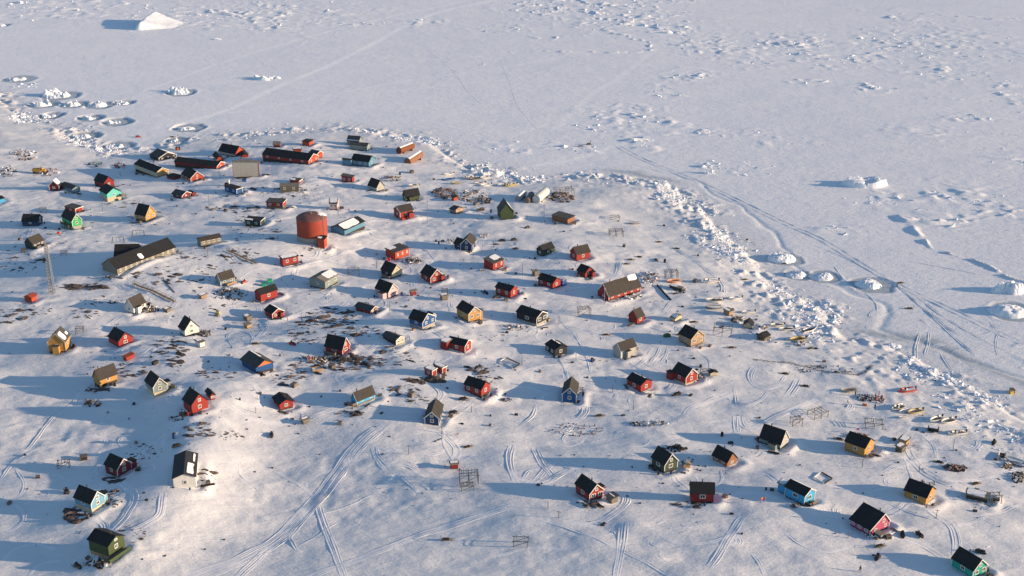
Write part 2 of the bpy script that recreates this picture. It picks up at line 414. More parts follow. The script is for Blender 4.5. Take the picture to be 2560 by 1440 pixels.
# ------------------------------------------------------------------ mesh and object helpers
class MB:
    def __init__(self):
        self.v, self.f = [], []
    def quad(self, a, b, c, d):
        k = len(self.v); self.v += [a, b, c, d]; self.f.append((k, k + 1, k + 2, k + 3))
    def poly(self, pts):
        k = len(self.v); self.v += list(pts); self.f.append(tuple(range(k, k + len(pts))))
    def hexa(self, p):
        """eight corners: bottom ring 0-3 (ccw from above), top ring 4-7"""
        k = len(self.v); self.v += [tuple(q) for q in p]
        for f in ((3, 2, 1, 0), (4, 5, 6, 7), (0, 1, 5, 4), (1, 2, 6, 5), (2, 3, 7, 6), (3, 0, 4, 7)):
            self.f.append(tuple(k + i for i in f))
    def box(self, fr, x0, x1, y0, y1, z0, z1):
        self.hexa([fr(x0, y0, z0), fr(x1, y0, z0), fr(x1, y1, z0), fr(x0, y1, z0), fr(x0, y0, z1), fr(x1, y0, z1), fr(x1, y1, z1), fr(x0, y1, z1)])
    def bar(self, a, b, r, r2=None):
        """square bar from a to b"""
        a, b = np.array(a, float), np.array(b, float)
        r2 = r if r2 is None else r2
        d = b - a; d = d / (np.linalg.norm(d) + 1e-9)
        u = np.cross(d, (0, 0, 1.0))
        if np.linalg.norm(u) < .05: u = np.array([1.0, 0, 0])
        u = u / np.linalg.norm(u); w = np.cross(u, d)
        ring = lambda c, q: [c - u * q - w * q, c + u * q - w * q, c + u * q + w * q, c - u * q + w * q]
        self.hexa([tuple(p) for p in ring(a, r)] + [tuple(p) for p in ring(b, r2)])
    def tube(self, a, b, r, r2=None, n=8, caps=True):
        a, b = np.array(a, float), np.array(b, float)
        r2 = r if r2 is None else r2
        d = b - a; d = d / (np.linalg.norm(d) + 1e-9)
        u = np.cross(d, (0, 0, 1.0))
        if np.linalg.norm(u) < .05: u = np.array([1.0, 0, 0])
        u = u / np.linalg.norm(u); w = np.cross(u, d)
        k = len(self.v)
        for c, q in ((a, r), (b, r2)):
            for i in range(n):
                t = 2 * pi * i / n
                self.v.append(tuple(c + u * q * cos(t) + w * q * sin(t)))
        for i in range(n):
            j = (i + 1) % n
            self.f.append((k + i, k + j, k + n + j, k + n + i))
        if caps:
            self.f.append(tuple(k + i for i in range(n))[::-1]); self.f.append(tuple(k + n + i for i in range(n)))
    def loft(self, rings, close=True, caps=True):
        k = len(self.v); n = len(rings[0])
        for r in rings: self.v += [tuple(p) for p in r]
        for i in range(len(rings) - 1):
            for j in range(n if close else n - 1):
                a, b = k + i * n + j, k + i * n + (j + 1) % n
                self.f.append((a, b, b + n, a + n))
        if caps:
            self.f.append(tuple(range(k, k + n))[::-1]); self.f.append(tuple(range(k + (len(rings) - 1) * n, k + len(rings) * n)))

class Frame:
    def __init__(self, o, a):
        self.o, self.a, self.c, self.s = np.array(o, float), a, cos(a), sin(a)
    def __call__(self, x, y, z):
        return (self.o[0] + self.c * x - self.s * y, self.o[1] + self.s * x + self.c * y, self.o[2] + z)
    def inv(self, v):
        v = np.asarray(v, float) - self.o
        return np.stack([self.c * v[:, 0] + self.s * v[:, 1], -self.s * v[:, 0] + self.c * v[:, 1], v[:, 2]], 1)
WORLD = Frame((0, 0, 0), 0)
FR = {}

def mesh_of(name, mb, mat, fr=WORLD, smooth=False):
    me = bpy.data.meshes.new(name)
    vv = fr.inv(np.array(mb.v, float).reshape(-1, 3))
    me.from_pydata([tuple(p) for p in vv], [], mb.f)
    me.materials.append(mat)
    if smooth:
        me.polygons.foreach_set('use_smooth', [True] * len(me.polygons))
    me.update()
    return me
def obj(name, mb, mat, parent=None, smooth=False, label=None):
    """one mesh object; with a parent its vertices (given in world space) go to the parent's frame"""
    fr = FR.get(parent.name, WORLD) if parent else WORLD
    o = bpy.data.objects.new(name, mesh_of(name, mb, mat, fr, smooth))
    COL.objects.link(o)
    if parent:
        o.parent = parent
        FR[o.name] = fr
    if label: o['label'] = label
    return o
def tag(o, label=None, cat=None, group=None, kind=None):
    if label: o['label'] = label
    if cat: o['category'] = cat
    if group: o['group'] = group
    if kind: o['kind'] = kind
    return o
def thing(name, label, cat, loc, ang=0.0, group=None):
    o = bpy.data.objects.new(name, None); COL.objects.link(o)
    o.location = tuple(float(q) for q in loc); o.rotation_euler = (0, 0, ang)
    FR[o.name] = Frame(loc, ang)
    return tag(o, label, cat, group)
def dup(root, loc, ang, label=None, group=None, sc=None, mats=None):
    """a copy of a thing with copies of its parts and sub-parts; meshes are shared"""
    r = root.copy(); COL.objects.link(r); r.location = tuple(float(q) for q in loc); r.rotation_euler = (0, 0, ang)
    if sc: r.scale = (sc, sc, sc)
    if label: r['label'] = label
    if group: r['group'] = group
    for ch in list(root.children):
        c = ch.copy(); COL.objects.link(c); c.parent = r
        for g in list(ch.children):
            q = g.copy(); COL.objects.link(q); q.parent = c
    return r
RNG = random.Random(11)
# ------------------------------------------------------------------ houses: measured corner pixels -> a real house on the terrain
ZO = {1: (0, 320, 5.3333), 2: (320, 320, 5.3333), 3: (640, 320, 5.3333), 4: (980, 420, 5.3333), 5: (1280, 460, 5.3333), 6: (0, 560, 5.3333), 7: (400, 560, 5.3333),
      8: (760, 560, 5.3333), 9: (1160, 560, 5.3333), 10: (1480, 640, 5.3333), 11: (60, 760, 5.3333), 12: (440, 760, 5.3333), 13: (800, 740, 5.3333), 14: (1200, 740, 5.3333),
      15: (1560, 780, 5.3333), 16: (1920, 880, 5.3333), 17: (0, 1080, 4.0), 18: (400, 900, 5.3333), 19: (820, 920, 5.3333), 20: (1060, 1120, 4.5), 21: (1560, 1000, 5.3333),
      22: (1880, 960, 3.7647), 23: (2080, 1170, 5.3333), 24: (1780, 720, 9.0), 25: (2280, 1010, 6.857), 26: (0, 380, 10.286), 27: (1080, 420, 9.846), 0: (0, 0, 1.0)}
def zpx(k, q):
    a, b, f = ZO[k]
    return a + q[0] / f, b + q[1] / f

def fit_box(k, N, E, L, R, G=None, zroot=None):
    N, E, L, R = zpx(k, N), zpx(k, E), zpx(k, L), zpx(k, R)
    if G is None:
        G = ground(*N)
    sc = scale_at(G)
    dep = PITCH + math.atan((N[1] - 720) / F_PX)
    h = (N[1] - E[1]) / (sc * cos(dep))
    for _ in range(6):
        h += (project((G[0], G[1], G[2] + h))[1] - E[1]) / (sc * cos(dep))
    A = np.array([G[0], G[1]])
    z = G[2] + h
    Ex = project((G[0], G[1], z))
    B = on_plane(L[0] - E[0] + Ex[0], L[1], z)[:2] - A
    C = on_plane(R[0] - E[0] + Ex[0], R[1], z)[:2] - A
    a1 = atan2(B[1], B[0]) - pi / 2; a2 = atan2(C[1], C[0])
    w1, w2 = abs(L[0] - E[0]) + .1, abs(R[0] - E[0]) + .1
    ang = atan2(w1 * sin(a1) + w2 * sin(a2), w1 * cos(a1) + w2 * cos(a2))
    def length(dirv, xt, guess):
        if abs(dirv[0]) < .34:
            return max(1.5, guess)
        t = guess
        for _ in range(12):
            p0 = project((A[0] + dirv[0] * t, A[1] + dirv[1] * t, z))[0]
            p1 = project((A[0] + dirv[0] * (t + .1), A[1] + dirv[1] * (t + .1), z))[0]
            t -= (p0 - xt) / ((p1 - p0) / .1 + 1e-9)
        return t if .8 < t < 70 else max(1.5, guess)
    W = length((cos(ang), sin(ang)), Ex[0] + R[0] - E[0], float(C @ np.array([cos(ang), sin(ang)])))
    Ln = length((-sin(ang), cos(ang)), Ex[0] + L[0] - E[0], float(B @ np.array([-sin(ang), cos(ang)])))
    return G, ang, h, W, Ln, sc, dep

FOOT = []           # footprints for snow drifts
class Wall:
    """a wall's own plane: u along it, v up, o outwards"""
    def __init__(self, fr, side, W, Ln):
        self.fr, self.side, self.W, self.L = fr, side, W, Ln
        self.len = W if side in 'Rr' else Ln
    def __call__(self, u, o, v):
        if self.side == 'R': return self.fr(u, -o, v)
        if self.side == 'L': return self.fr(-o, u, v)
        if self.side == 'B': return self.fr(self.W + o, u, v)
def flipfix(wall):
    return wall.side == 'L' 

def wbox(mb, wall, u0, u1, o0, o1, v0, v1):
    p = [wall(u0, o1, v0), wall(u1, o1, v0), wall(u1, o0, v0), wall(u0, o0, v0), wall(u0, o1, v1), wall(u1, o1, v1), wall(u1, o0, v1), wall(u0, o0, v1)]
    if wall.side == 'L':
        p = [p[1], p[0], p[3], p[2], p[5], p[4], p[7], p[6]]
    mb.hexa(p)

def window(root, wall, u, v, w, h, mat=None, bars=True):
    t = .16
    m = MB()
    wbox(m, wall, u - w / 2, u + w / 2, .0, .09, v + h / 2 - t, v + h / 2)
    wbox(m, wall, u - w / 2, u + w / 2, .0, .09, v - h / 2, v - h / 2 + t)
    wbox(m, wall, u - w / 2, u - w / 2 + t, .0, .09, v - h / 2 + t, v + h / 2 - t)
    wbox(m, wall, u + w / 2 - t, u + w / 2, .0, .09, v - h / 2 + t, v + h / 2 - t)
    if bars:
        wbox(m, wall, u - .05, u + .05, .0, .07, v - h / 2 + t, v + h / 2 - t)
    o = obj('window', m, mat or M_TRIM, root)
    g = MB()
    wbox(g, wall, u - w / 2 + t, u + w / 2 - t, .0, .035, v - h / 2 + t, v + h / 2 - t)
    obj('pane', g, M_GLASS, o)

def mass(root, fr, W, Ln, he, zb, gable, rise, pf, wmat, rmat, fh, fmat, trim, prefix='', snow=None, over=.3):
    """walls, roof, foundation and trim of one gabled, hipped-flat or single-pitch volume; fr origin = near corner on the ground"""
    wall, roof = MB(), MB()
    zt = fh
    # --- walls
    def ring(z): return [fr(0, 0, z), fr(W, 0, z), fr(W, Ln, z), fr(0, Ln, z)]
    b, t = ring(zt), ring(he)
    for i in range(4):
        j = (i + 1) % 4
        wall.quad(b[i], b[j], t[j], t[i])
    th = .16
    slope = None
    if gable == 'R':
        xa = pf * W
        wall.poly([fr(0, 0, he), fr(W, 0, he), fr(xa, 0, he + rise)])
        wall.poly([fr(W, Ln, he), fr(0, Ln, he), fr(xa, Ln, he + rise)])
        def top(x, y):
            q = x / xa if x < xa else (W - x) / (W - xa)
            return he + rise * q
        y0, y1 = -over, Ln + over
        for x0, x1 in ((-over, xa), (xa, W + over)):
            q = [fr(x0, y0, top(x0, 0)), fr(x1, y0, top(x1, 0)), fr(x1, y1, top(x1, 0)), fr(x0, y1, top(x0, 0))]
            roof.hexa([(p[0], p[1], p[2] + .02) for p in q] + [(p[0], p[1], p[2] + .02 + th) for p in q])
        apex = lambda s: (xa, -over + s * (Ln + 2 * over))
    elif gable == 'L':
        ya = pf * Ln
        wall.poly([fr(0, Ln, he), fr(0, 0, he), fr(0, ya, he + rise)])
        wall.poly([fr(W, 0, he), fr(W, Ln, he), fr(W, ya, he + rise)])
        def top(x, y):
            q = y / ya if y < ya else (Ln - y) / (Ln - ya)
            return he + rise * q
        x0, x1 = -over, W + over
        for y0, y1 in ((-over, ya), (ya, Ln + over)):
            q = [fr(x0, y0, top(0, y0)), fr(x1, y0, top(0, y0)), fr(x1, y1, top(0, y1)), fr(x0, y1, top(0, y1))]
            roof.hexa([(p[0], p[1], p[2] + .02) for p in q] + [(p[0], p[1], p[2] + .02 + th) for p in q])
        apex = lambda s: (-over + s * (W + 2 * over), ya)
    else:   # flat or single pitch, rising towards the back
        def top(x, y): return he + rise * (y / Ln)
        if rise > .02:
            wall.poly([fr(W, 0, he), fr(W, Ln, he), fr(W, Ln, he + rise)])
            wall.poly([fr(0, Ln, he), fr(0, 0, he), fr(0, Ln, he + rise)])
            wall.quad(fr(W, Ln, he), fr(0, Ln, he), fr(0, Ln, he + rise), fr(W, Ln, he + rise))
        q = [fr(-over, -over, top(0, -over)), fr(W + over, -over, top(0, -over)), fr(W + over, Ln + over, top(0, Ln + over)), fr(-over, Ln + over, top(0, Ln + over))]
        roof.hexa([(p[0], p[1], p[2] + .02) for p in q] + [(p[0], p[1], p[2] + .02 + th + .06) for p in q])
        apex = lambda s: (s * W, Ln)
    o_wall = obj(prefix + 'wall', wall, wmat, root)
    o_roof = obj(prefix + 'roof', roof, rmat, root)
    # --- foundation down into the ground
    f = MB()
    ins = .12 if fh > .05 else -.0
    zz = min(zb, -.2) - .4
    f.hexa([fr(ins, ins, zz), fr(W - ins, ins, zz), fr(W - ins, Ln - ins, zz), fr(ins, Ln - ins, zz), fr(ins, ins, fh - .001), fr(W - ins, ins, fh - .001), fr(W - ins, Ln - ins, fh - .001), fr(ins, Ln - ins, fh - .001)])
    obj(prefix + 'foundation', f, fmat, root)
    # --- barge boards, corner boards and eaves boards
    if trim is not None:
        m = MB(); w = .09
        wt, wz = .045, .24
        if gable == 'R':
            for xs, xe in ((-over, xa), (W + over, xa)):
                a, c = top(xs, 0), top(xe, 0)
                p = [fr(xs, -over - wt, a - .1), fr(xe, -over - wt, c - .1), fr(xe, -over - .004, c - .1), fr(xs, -over - .004, a - .1), fr(xs, -over - wt, a + wz), fr(xe, -over - wt, c + wz), fr(xe, -over - .004, c + wz), fr(xs, -over - .004, a + wz)]
                if xs > xe: p = [p[1], p[0], p[3], p[2], p[5], p[4], p[7], p[6]]
                m.hexa(p)
        elif gable == 'L':
            for ys, ye in ((-over, ya), (Ln + over, ya)):
                a, c = top(0, ys), top(0, ye)
                p = [fr(-over - .004, ys, a - .1), fr(-over - .004, ye, c - .1), fr(-over - wt, ye, c - .1), fr(-over - wt, ys, a - .1), fr(-over - .004, ys, a + wz), fr(-over - .004, ye, c + wz), fr(-over - wt, ye, c + wz), fr(-over - wt, ys, a + wz)]
                if ys > ye: p = [p[1], p[0], p[3], p[2], p[5], p[4], p[7], p[6]]
                m.hexa(p)
        else:
            m.box(fr, -over - wt, W + over + wt, -over - wt, -over - .004, he - .06, he + .26)
        obj(prefix + 'gable_trim', m, trim, root)
        for (x, y) in ((0, 0), (W, 0), (0, Ln)):
            m = MB(); m.box(fr, x - w, x + w, y - w, y + w, zt, he)
            obj(prefix + 'corner_board', m, trim, root)
    # --- snow lying on the roof
    if snow:
        for part in snow.split('+'):
            rn = random.Random(hash((W, part)) & 0xffff)
            nm = MB(); n = 15; wa = wb = 0.0
            # pieces: far/near slope, u range
            side, u0, u1, v0, v1 = (part.split(',') + ['0', '1', '0', '1'])[:5] if ',' in part else (part, '0', '1', '0', '1')
            u0, u1, v0, v1 = map(float, (u0, u1, v0, v1))
            def pt(u, v):
                if gable == 'R':
                    xx = (v * xa) if side == 'n' else W - v * (W - xa)
                    return fr(xx, u * Ln, top(xx, 0) + .19)
                if gable == 'L':
                    yy = (v * ya) if side == 'n' else Ln - v * (Ln - ya)
                    return fr(u * W, yy, top(0, yy) + .19)
                return fr(u * W, v * Ln, top(u * W, v * Ln) + .25)
            lo, hi = [], []
            for i in range(n + 1):
                u = u0 + (u1 - u0) * i / n
                e = 1 - abs(2 * i / n - 1) ** 7; wa = .7 * wa + rn.uniform(-.09, .09); wb = .7 * wb + rn.uniform(-.07, .07)
                lo.append(pt(u, v0 + (v1 - v0) * min(.45, max(.01, .18 - .14 * e + wa))))
                hi.append(pt(u, v1 - (v1 - v0) * min(.4, max(.0, .1 - .1 * e + wb))))
            up = lambda p, d: (p[0], p[1], p[2] + d)
            for i in range(n):
                nm.quad(up(lo[i], .05), up(lo[i + 1], .05), up(hi[i + 1], .13), up(hi[i], .13))
                nm.quad(lo[i], lo[i + 1], up(lo[i + 1], .05), up(lo[i], .05))
                nm.quad(up(hi[i], .13), up(hi[i + 1], .13), hi[i + 1], hi[i])
            nm.quad(lo[0], up(lo[0], .05), up(hi[0], .13), hi[0]); nm.quad(up(lo[n], .05), lo[n], hi[n], up(hi[n], .13))
            obj('roof_snow', nm, M_SNOW, o_roof)
    return o_wall, o_roof, top, apex

def parse(line):
    head, label = line.rsplit('|', 1)
    t = head.split()
    d = dict(k=int(t[0]), label=label.strip())
    pts = []
    i = 1
    while i < len(t) and (t[i][0].isdigit() or t[i][0] == '-') and ',' in t[i]:
        pts.append(tuple(float(q) for q in t[i].split(','))); i += 1
    d['pts'] = pts
    d['gable'] = t[i]; d['wall'] = t[i + 1]; d['roof'] = t[i + 2]
    for o in t[i + 3:]:
        a, _, b = o.partition('=')
        d[a] = b
    return d

HOUSES = []
LAST = None
def build_house(line):
    global LAST
    ann = line.startswith('+')
    d = parse(line.lstrip('+'))
    k, p = d['k'], d['pts']
    N, E, L, R = p[:4]
    G, ang, he, W, Ln, sc, dep = fit_box(k, N, E, L, R)
    if 'W' in d: W = float(d['W'])
    if 'L' in d: Ln = float(d['L'])
    if 'a' in d: ang = RAD(float(d['a']))
    he = max(1.3, he)
    gable = d['gable']
    fr = Frame(G, ang)
    pf = float(d.get('pf', .5))
    rise = float(d['rise']) if 'rise' in d else None
    if rise is None:
        if gable in 'RL':
            q = fr(pf * W, 0, he) if gable == 'R' else fr(0, pf * Ln, he)
            if len(p) > 4:
                P = zpx(k, p[4])
                rise = (project(q)[1] - P[1]) / (scale_at(np.array(q)) * cos(dep))
            else:
                rise = .38 * (W if gable == 'R' else Ln)
            span = W if gable == 'R' else Ln
            rise = min(max(rise, .14 * span), .78 * span)
        else:
            rise = .12 if gable == 'F' else .7
    zb = min(float(gz(*fr(x, y, 0)[:2])) - G[2] for x in (0, W / 2, W) for y in (0, Ln / 2, Ln))
    zmax = max(float(gz(*fr(x, y, 0)[:2])) - G[2] for x in (0, W / 2, W) for y in (0, Ln / 2, Ln))
    cat = d.get('cat', 'house'); nm = d.get('n', 'house')
    if ann:
        root = LAST
    else:
        root = thing(nm, d['label'], cat, G, ang, d.get('g'))
        LAST = root
        HOUSES.append((root, G, ang, W, Ln, he))
    FOOT.append((G[0], G[1], ang, W, Ln, he, ann))
    fs = d.get('f', '.25:dark').split(':')
    fh = float(fs[0]); fmat = {'dark': M_DARK, 'conc': M_CONC, 'wood': M_GWOOD}.get(fs[1]) or wallm(fs[1])
    trim = {'w': M_TRIM, 'd': M_DARK, 'n': None, 'c': wallm('cream'), 'r': wallm('red')}[d.get('tr', 'w')]
    wm = wallm(d['wall']); rm = roofm(d['roof'])
    pre = 'annex_' if ann else ''
    o_wall, o_roof, top, apex = mass(root, fr, W, Ln, he, zb, gable, rise, pf, wm, rm, fh, fmat, trim, pre, d.get('sn'), float(d.get('ov', .3)))
    if 'gf' in d or 'gt' in d:     # a gable boarded or painted another colour
        g = MB(); full = 'gf' in d; z0 = fh + .01 if full else he
        if gable == 'R':
            A = [(0.02, z0), (W - .02, z0)] + ([(W - .02, he)] if full else []) + [(pf * W, he + rise - .03)] + ([(.02, he)] if full else [])
            fa = [fr(x, -.03, z) for x, z in A]; ba = [fr(x, -.002, z) for x, z in A]
        else:
            A = [(Ln - .02, z0), (0.02, z0)] + ([(.02, he)] if full else []) + [(pf * Ln, he + rise - .03)] + ([(Ln - .02, he)] if full else [])
            fa = [fr(-.03, y, z) for y, z in A]; ba = [fr(-.002, y, z) for y, z in A]
        g.loft([ba, fa]); obj('gable_panel', g, wallm(d.get('gf') or d['gt']), root)
    # windows: R2A,L1,B1 = two ground windows and an attic window on wall R, one on wall L ...
    ws = d.get('w')
    if ws is None:
        ws = 'R%d%s,L%d' % (2 if W > 5 else 1, 'A' if gable == 'R' and rise > 1.6 else '', 1 if Ln < 7 else 2)
    wmat = {'n': M_TRIM, 'y': wallm('cream'), 'd': M_DARK}[d.get('wc', 'n')]
    for c in (ws.split(',') if ws != '0' else []):
        side, rest = c[0], c[1:]
        wl = Wall(fr, side, W, Ln)
        n = int(rest.rstrip('Ah') or 0)
        hv = he - fh
        wh = min(1.2, hv * .5); ww = float(d.get('ww', 1.1))
        for i in range(n):
            u = wl.len * (i + .5 + (0.06 if n > 1 else -.02)) / n
            window(root, wl, u, fh + hv * .56, min(ww, wl.len / (n + .4)), wh)
        if 'A' in rest:
            span = W if side == 'R' else Ln
            if rise > 1.2:
                window(root, wl, pf * span, he + rise * .30, .95, min(1.0, rise * .45))
    if 'door' in d:
        side, u = d['door'][0], float(d['door'][1:])
        wl = Wall(fr, side, W, Ln); m = MB()
        wbox(m, wl, u * wl.len - .5, u * wl.len + .5, 0, .06, fh + .02, min(fh + 2.05, he - .1))
        dr = obj('door', m, wallm(d.get('dc', 'darkwood')), root)
        h = MB(); wbox(h, wl, u * wl.len + .3, u * wl.len + .4, .06, .12, fh + .95, fh + 1.1); obj('handle', h, M_METAL, dr)
        st = MB()
        for i in range(3):
            wbox(st, wl, u * wl.len - .7, u * wl.len + .7, .02 + .3 * i, .32 + .3 * i, -.6, fh - (i) * max(.1, fh / 3))
        obj('door_steps', st, M_GWOOD, root)
    if 'ch' in d:
        s = float(d['ch'] or .5)
        x, y = apex(s); q = fr(x, y, 0)
        zt = top(min(max(x, 0), W), min(max(y, 0), Ln))
        c = MB(); c.tube(fr(x, y + (-.35 if gable != 'L' else 0), zt - .5), fr(x, y + (-.35 if gable != 'L' else 0), zt + .95), .16, n=8)
        obj('chimney', c, M_SOOT if d.get('chc') != 'b' else M_CONC, o_roof)
    if 'p' in d:   # wind porch: side and place along the wall
        spec = d['p'].split(',')
        side, u = spec[0][0], float(spec[0][1:])
        pd = float(spec[1]) if len(spec) > 1 else 1.7
        pw = float(spec[2]) if len(spec) > 2 else 2.0
        wl = Wall(fr, side, W, Ln)
        m = MB(); u0 = u * wl.len - pw / 2
        ph = min(fh + 2.3, he - .1)
        wbox(m, wl, u0, u0 + pw, .01, pd, fh * .6 - .8, ph)
        obj('porch', m, wallm(d.get('pc', d['wall'])), root)
        m = MB(); wbox(m, wl, u0 - .15, u0 + pw + .15, .012, pd + .2, ph + .003, ph + .15)
        pr = obj('porch_roof', m, rm if d.get('ps') is None else M_SNOW, root)
    if 'dk' in d:  # timber deck: side,u0,u1,depth
        side, u0, u1, dd = d['dk'][0], *[float(q) for q in d['dk'][1:].split(',')]
        wl = Wall(fr, side, W, Ln)
        dm = {'g': wallm('green'), 'r': wallm('red'), 'w': M_WOOD}.get(d.get('dkc', ''), M_GWOOD)
        a, b = u0 * wl.len, u1 * wl.len
        m = MB(); wbox(m, wl, a, b, .015, dd, fh - .25, fh - .1)
        obj('deck', m, M_GWOOD, root)
        m = MB()
        for u in np.linspace(a + .1, b - .1, max(2, int((b - a) / 1.8) + 1)):
            wbox(m, wl, u - .07, u + .07, dd - .15, dd - .01, -1.5, fh + .8)
        wbox(m, wl, a, b, dd, dd + .05, fh - .2, fh + .75)
        wbox(m, wl, a, a + .05, .02, dd - .005, fh - .2, fh + .75)
        obj('railing', m, dm, root)
    if 'st' in d:  # stilts
        m = MB()
        for u in np.linspace(.1, W - .1, max(2, int(W / 1.7))):
            m.box(fr, u - .09, u + .09, .02, .2, zb - .6, fh)
        for u in np.linspace(1.2, Ln - .1, max(2, int(Ln / 1.7))):
            m.box(fr, .02, .2, u - .09, u + .09, zb - .6, fh)
        obj('stilts', m, M_GWOOD, root)
    if 'mast' in d:
        x, y = apex(float(d['mast'] or .5)); zt = top(min(max(x, 0), W), min(max(y, 0), Ln))
        m = MB(); m.tube(fr(x, y, zt), fr(x, y, zt + 2.6), .05, n=5); m.bar(fr(x - .5, y, zt + 2.2), fr(x + .5, y, zt + 2.2), .03)
        obj('aerial', m, M_METAL, o_roof)
    return root
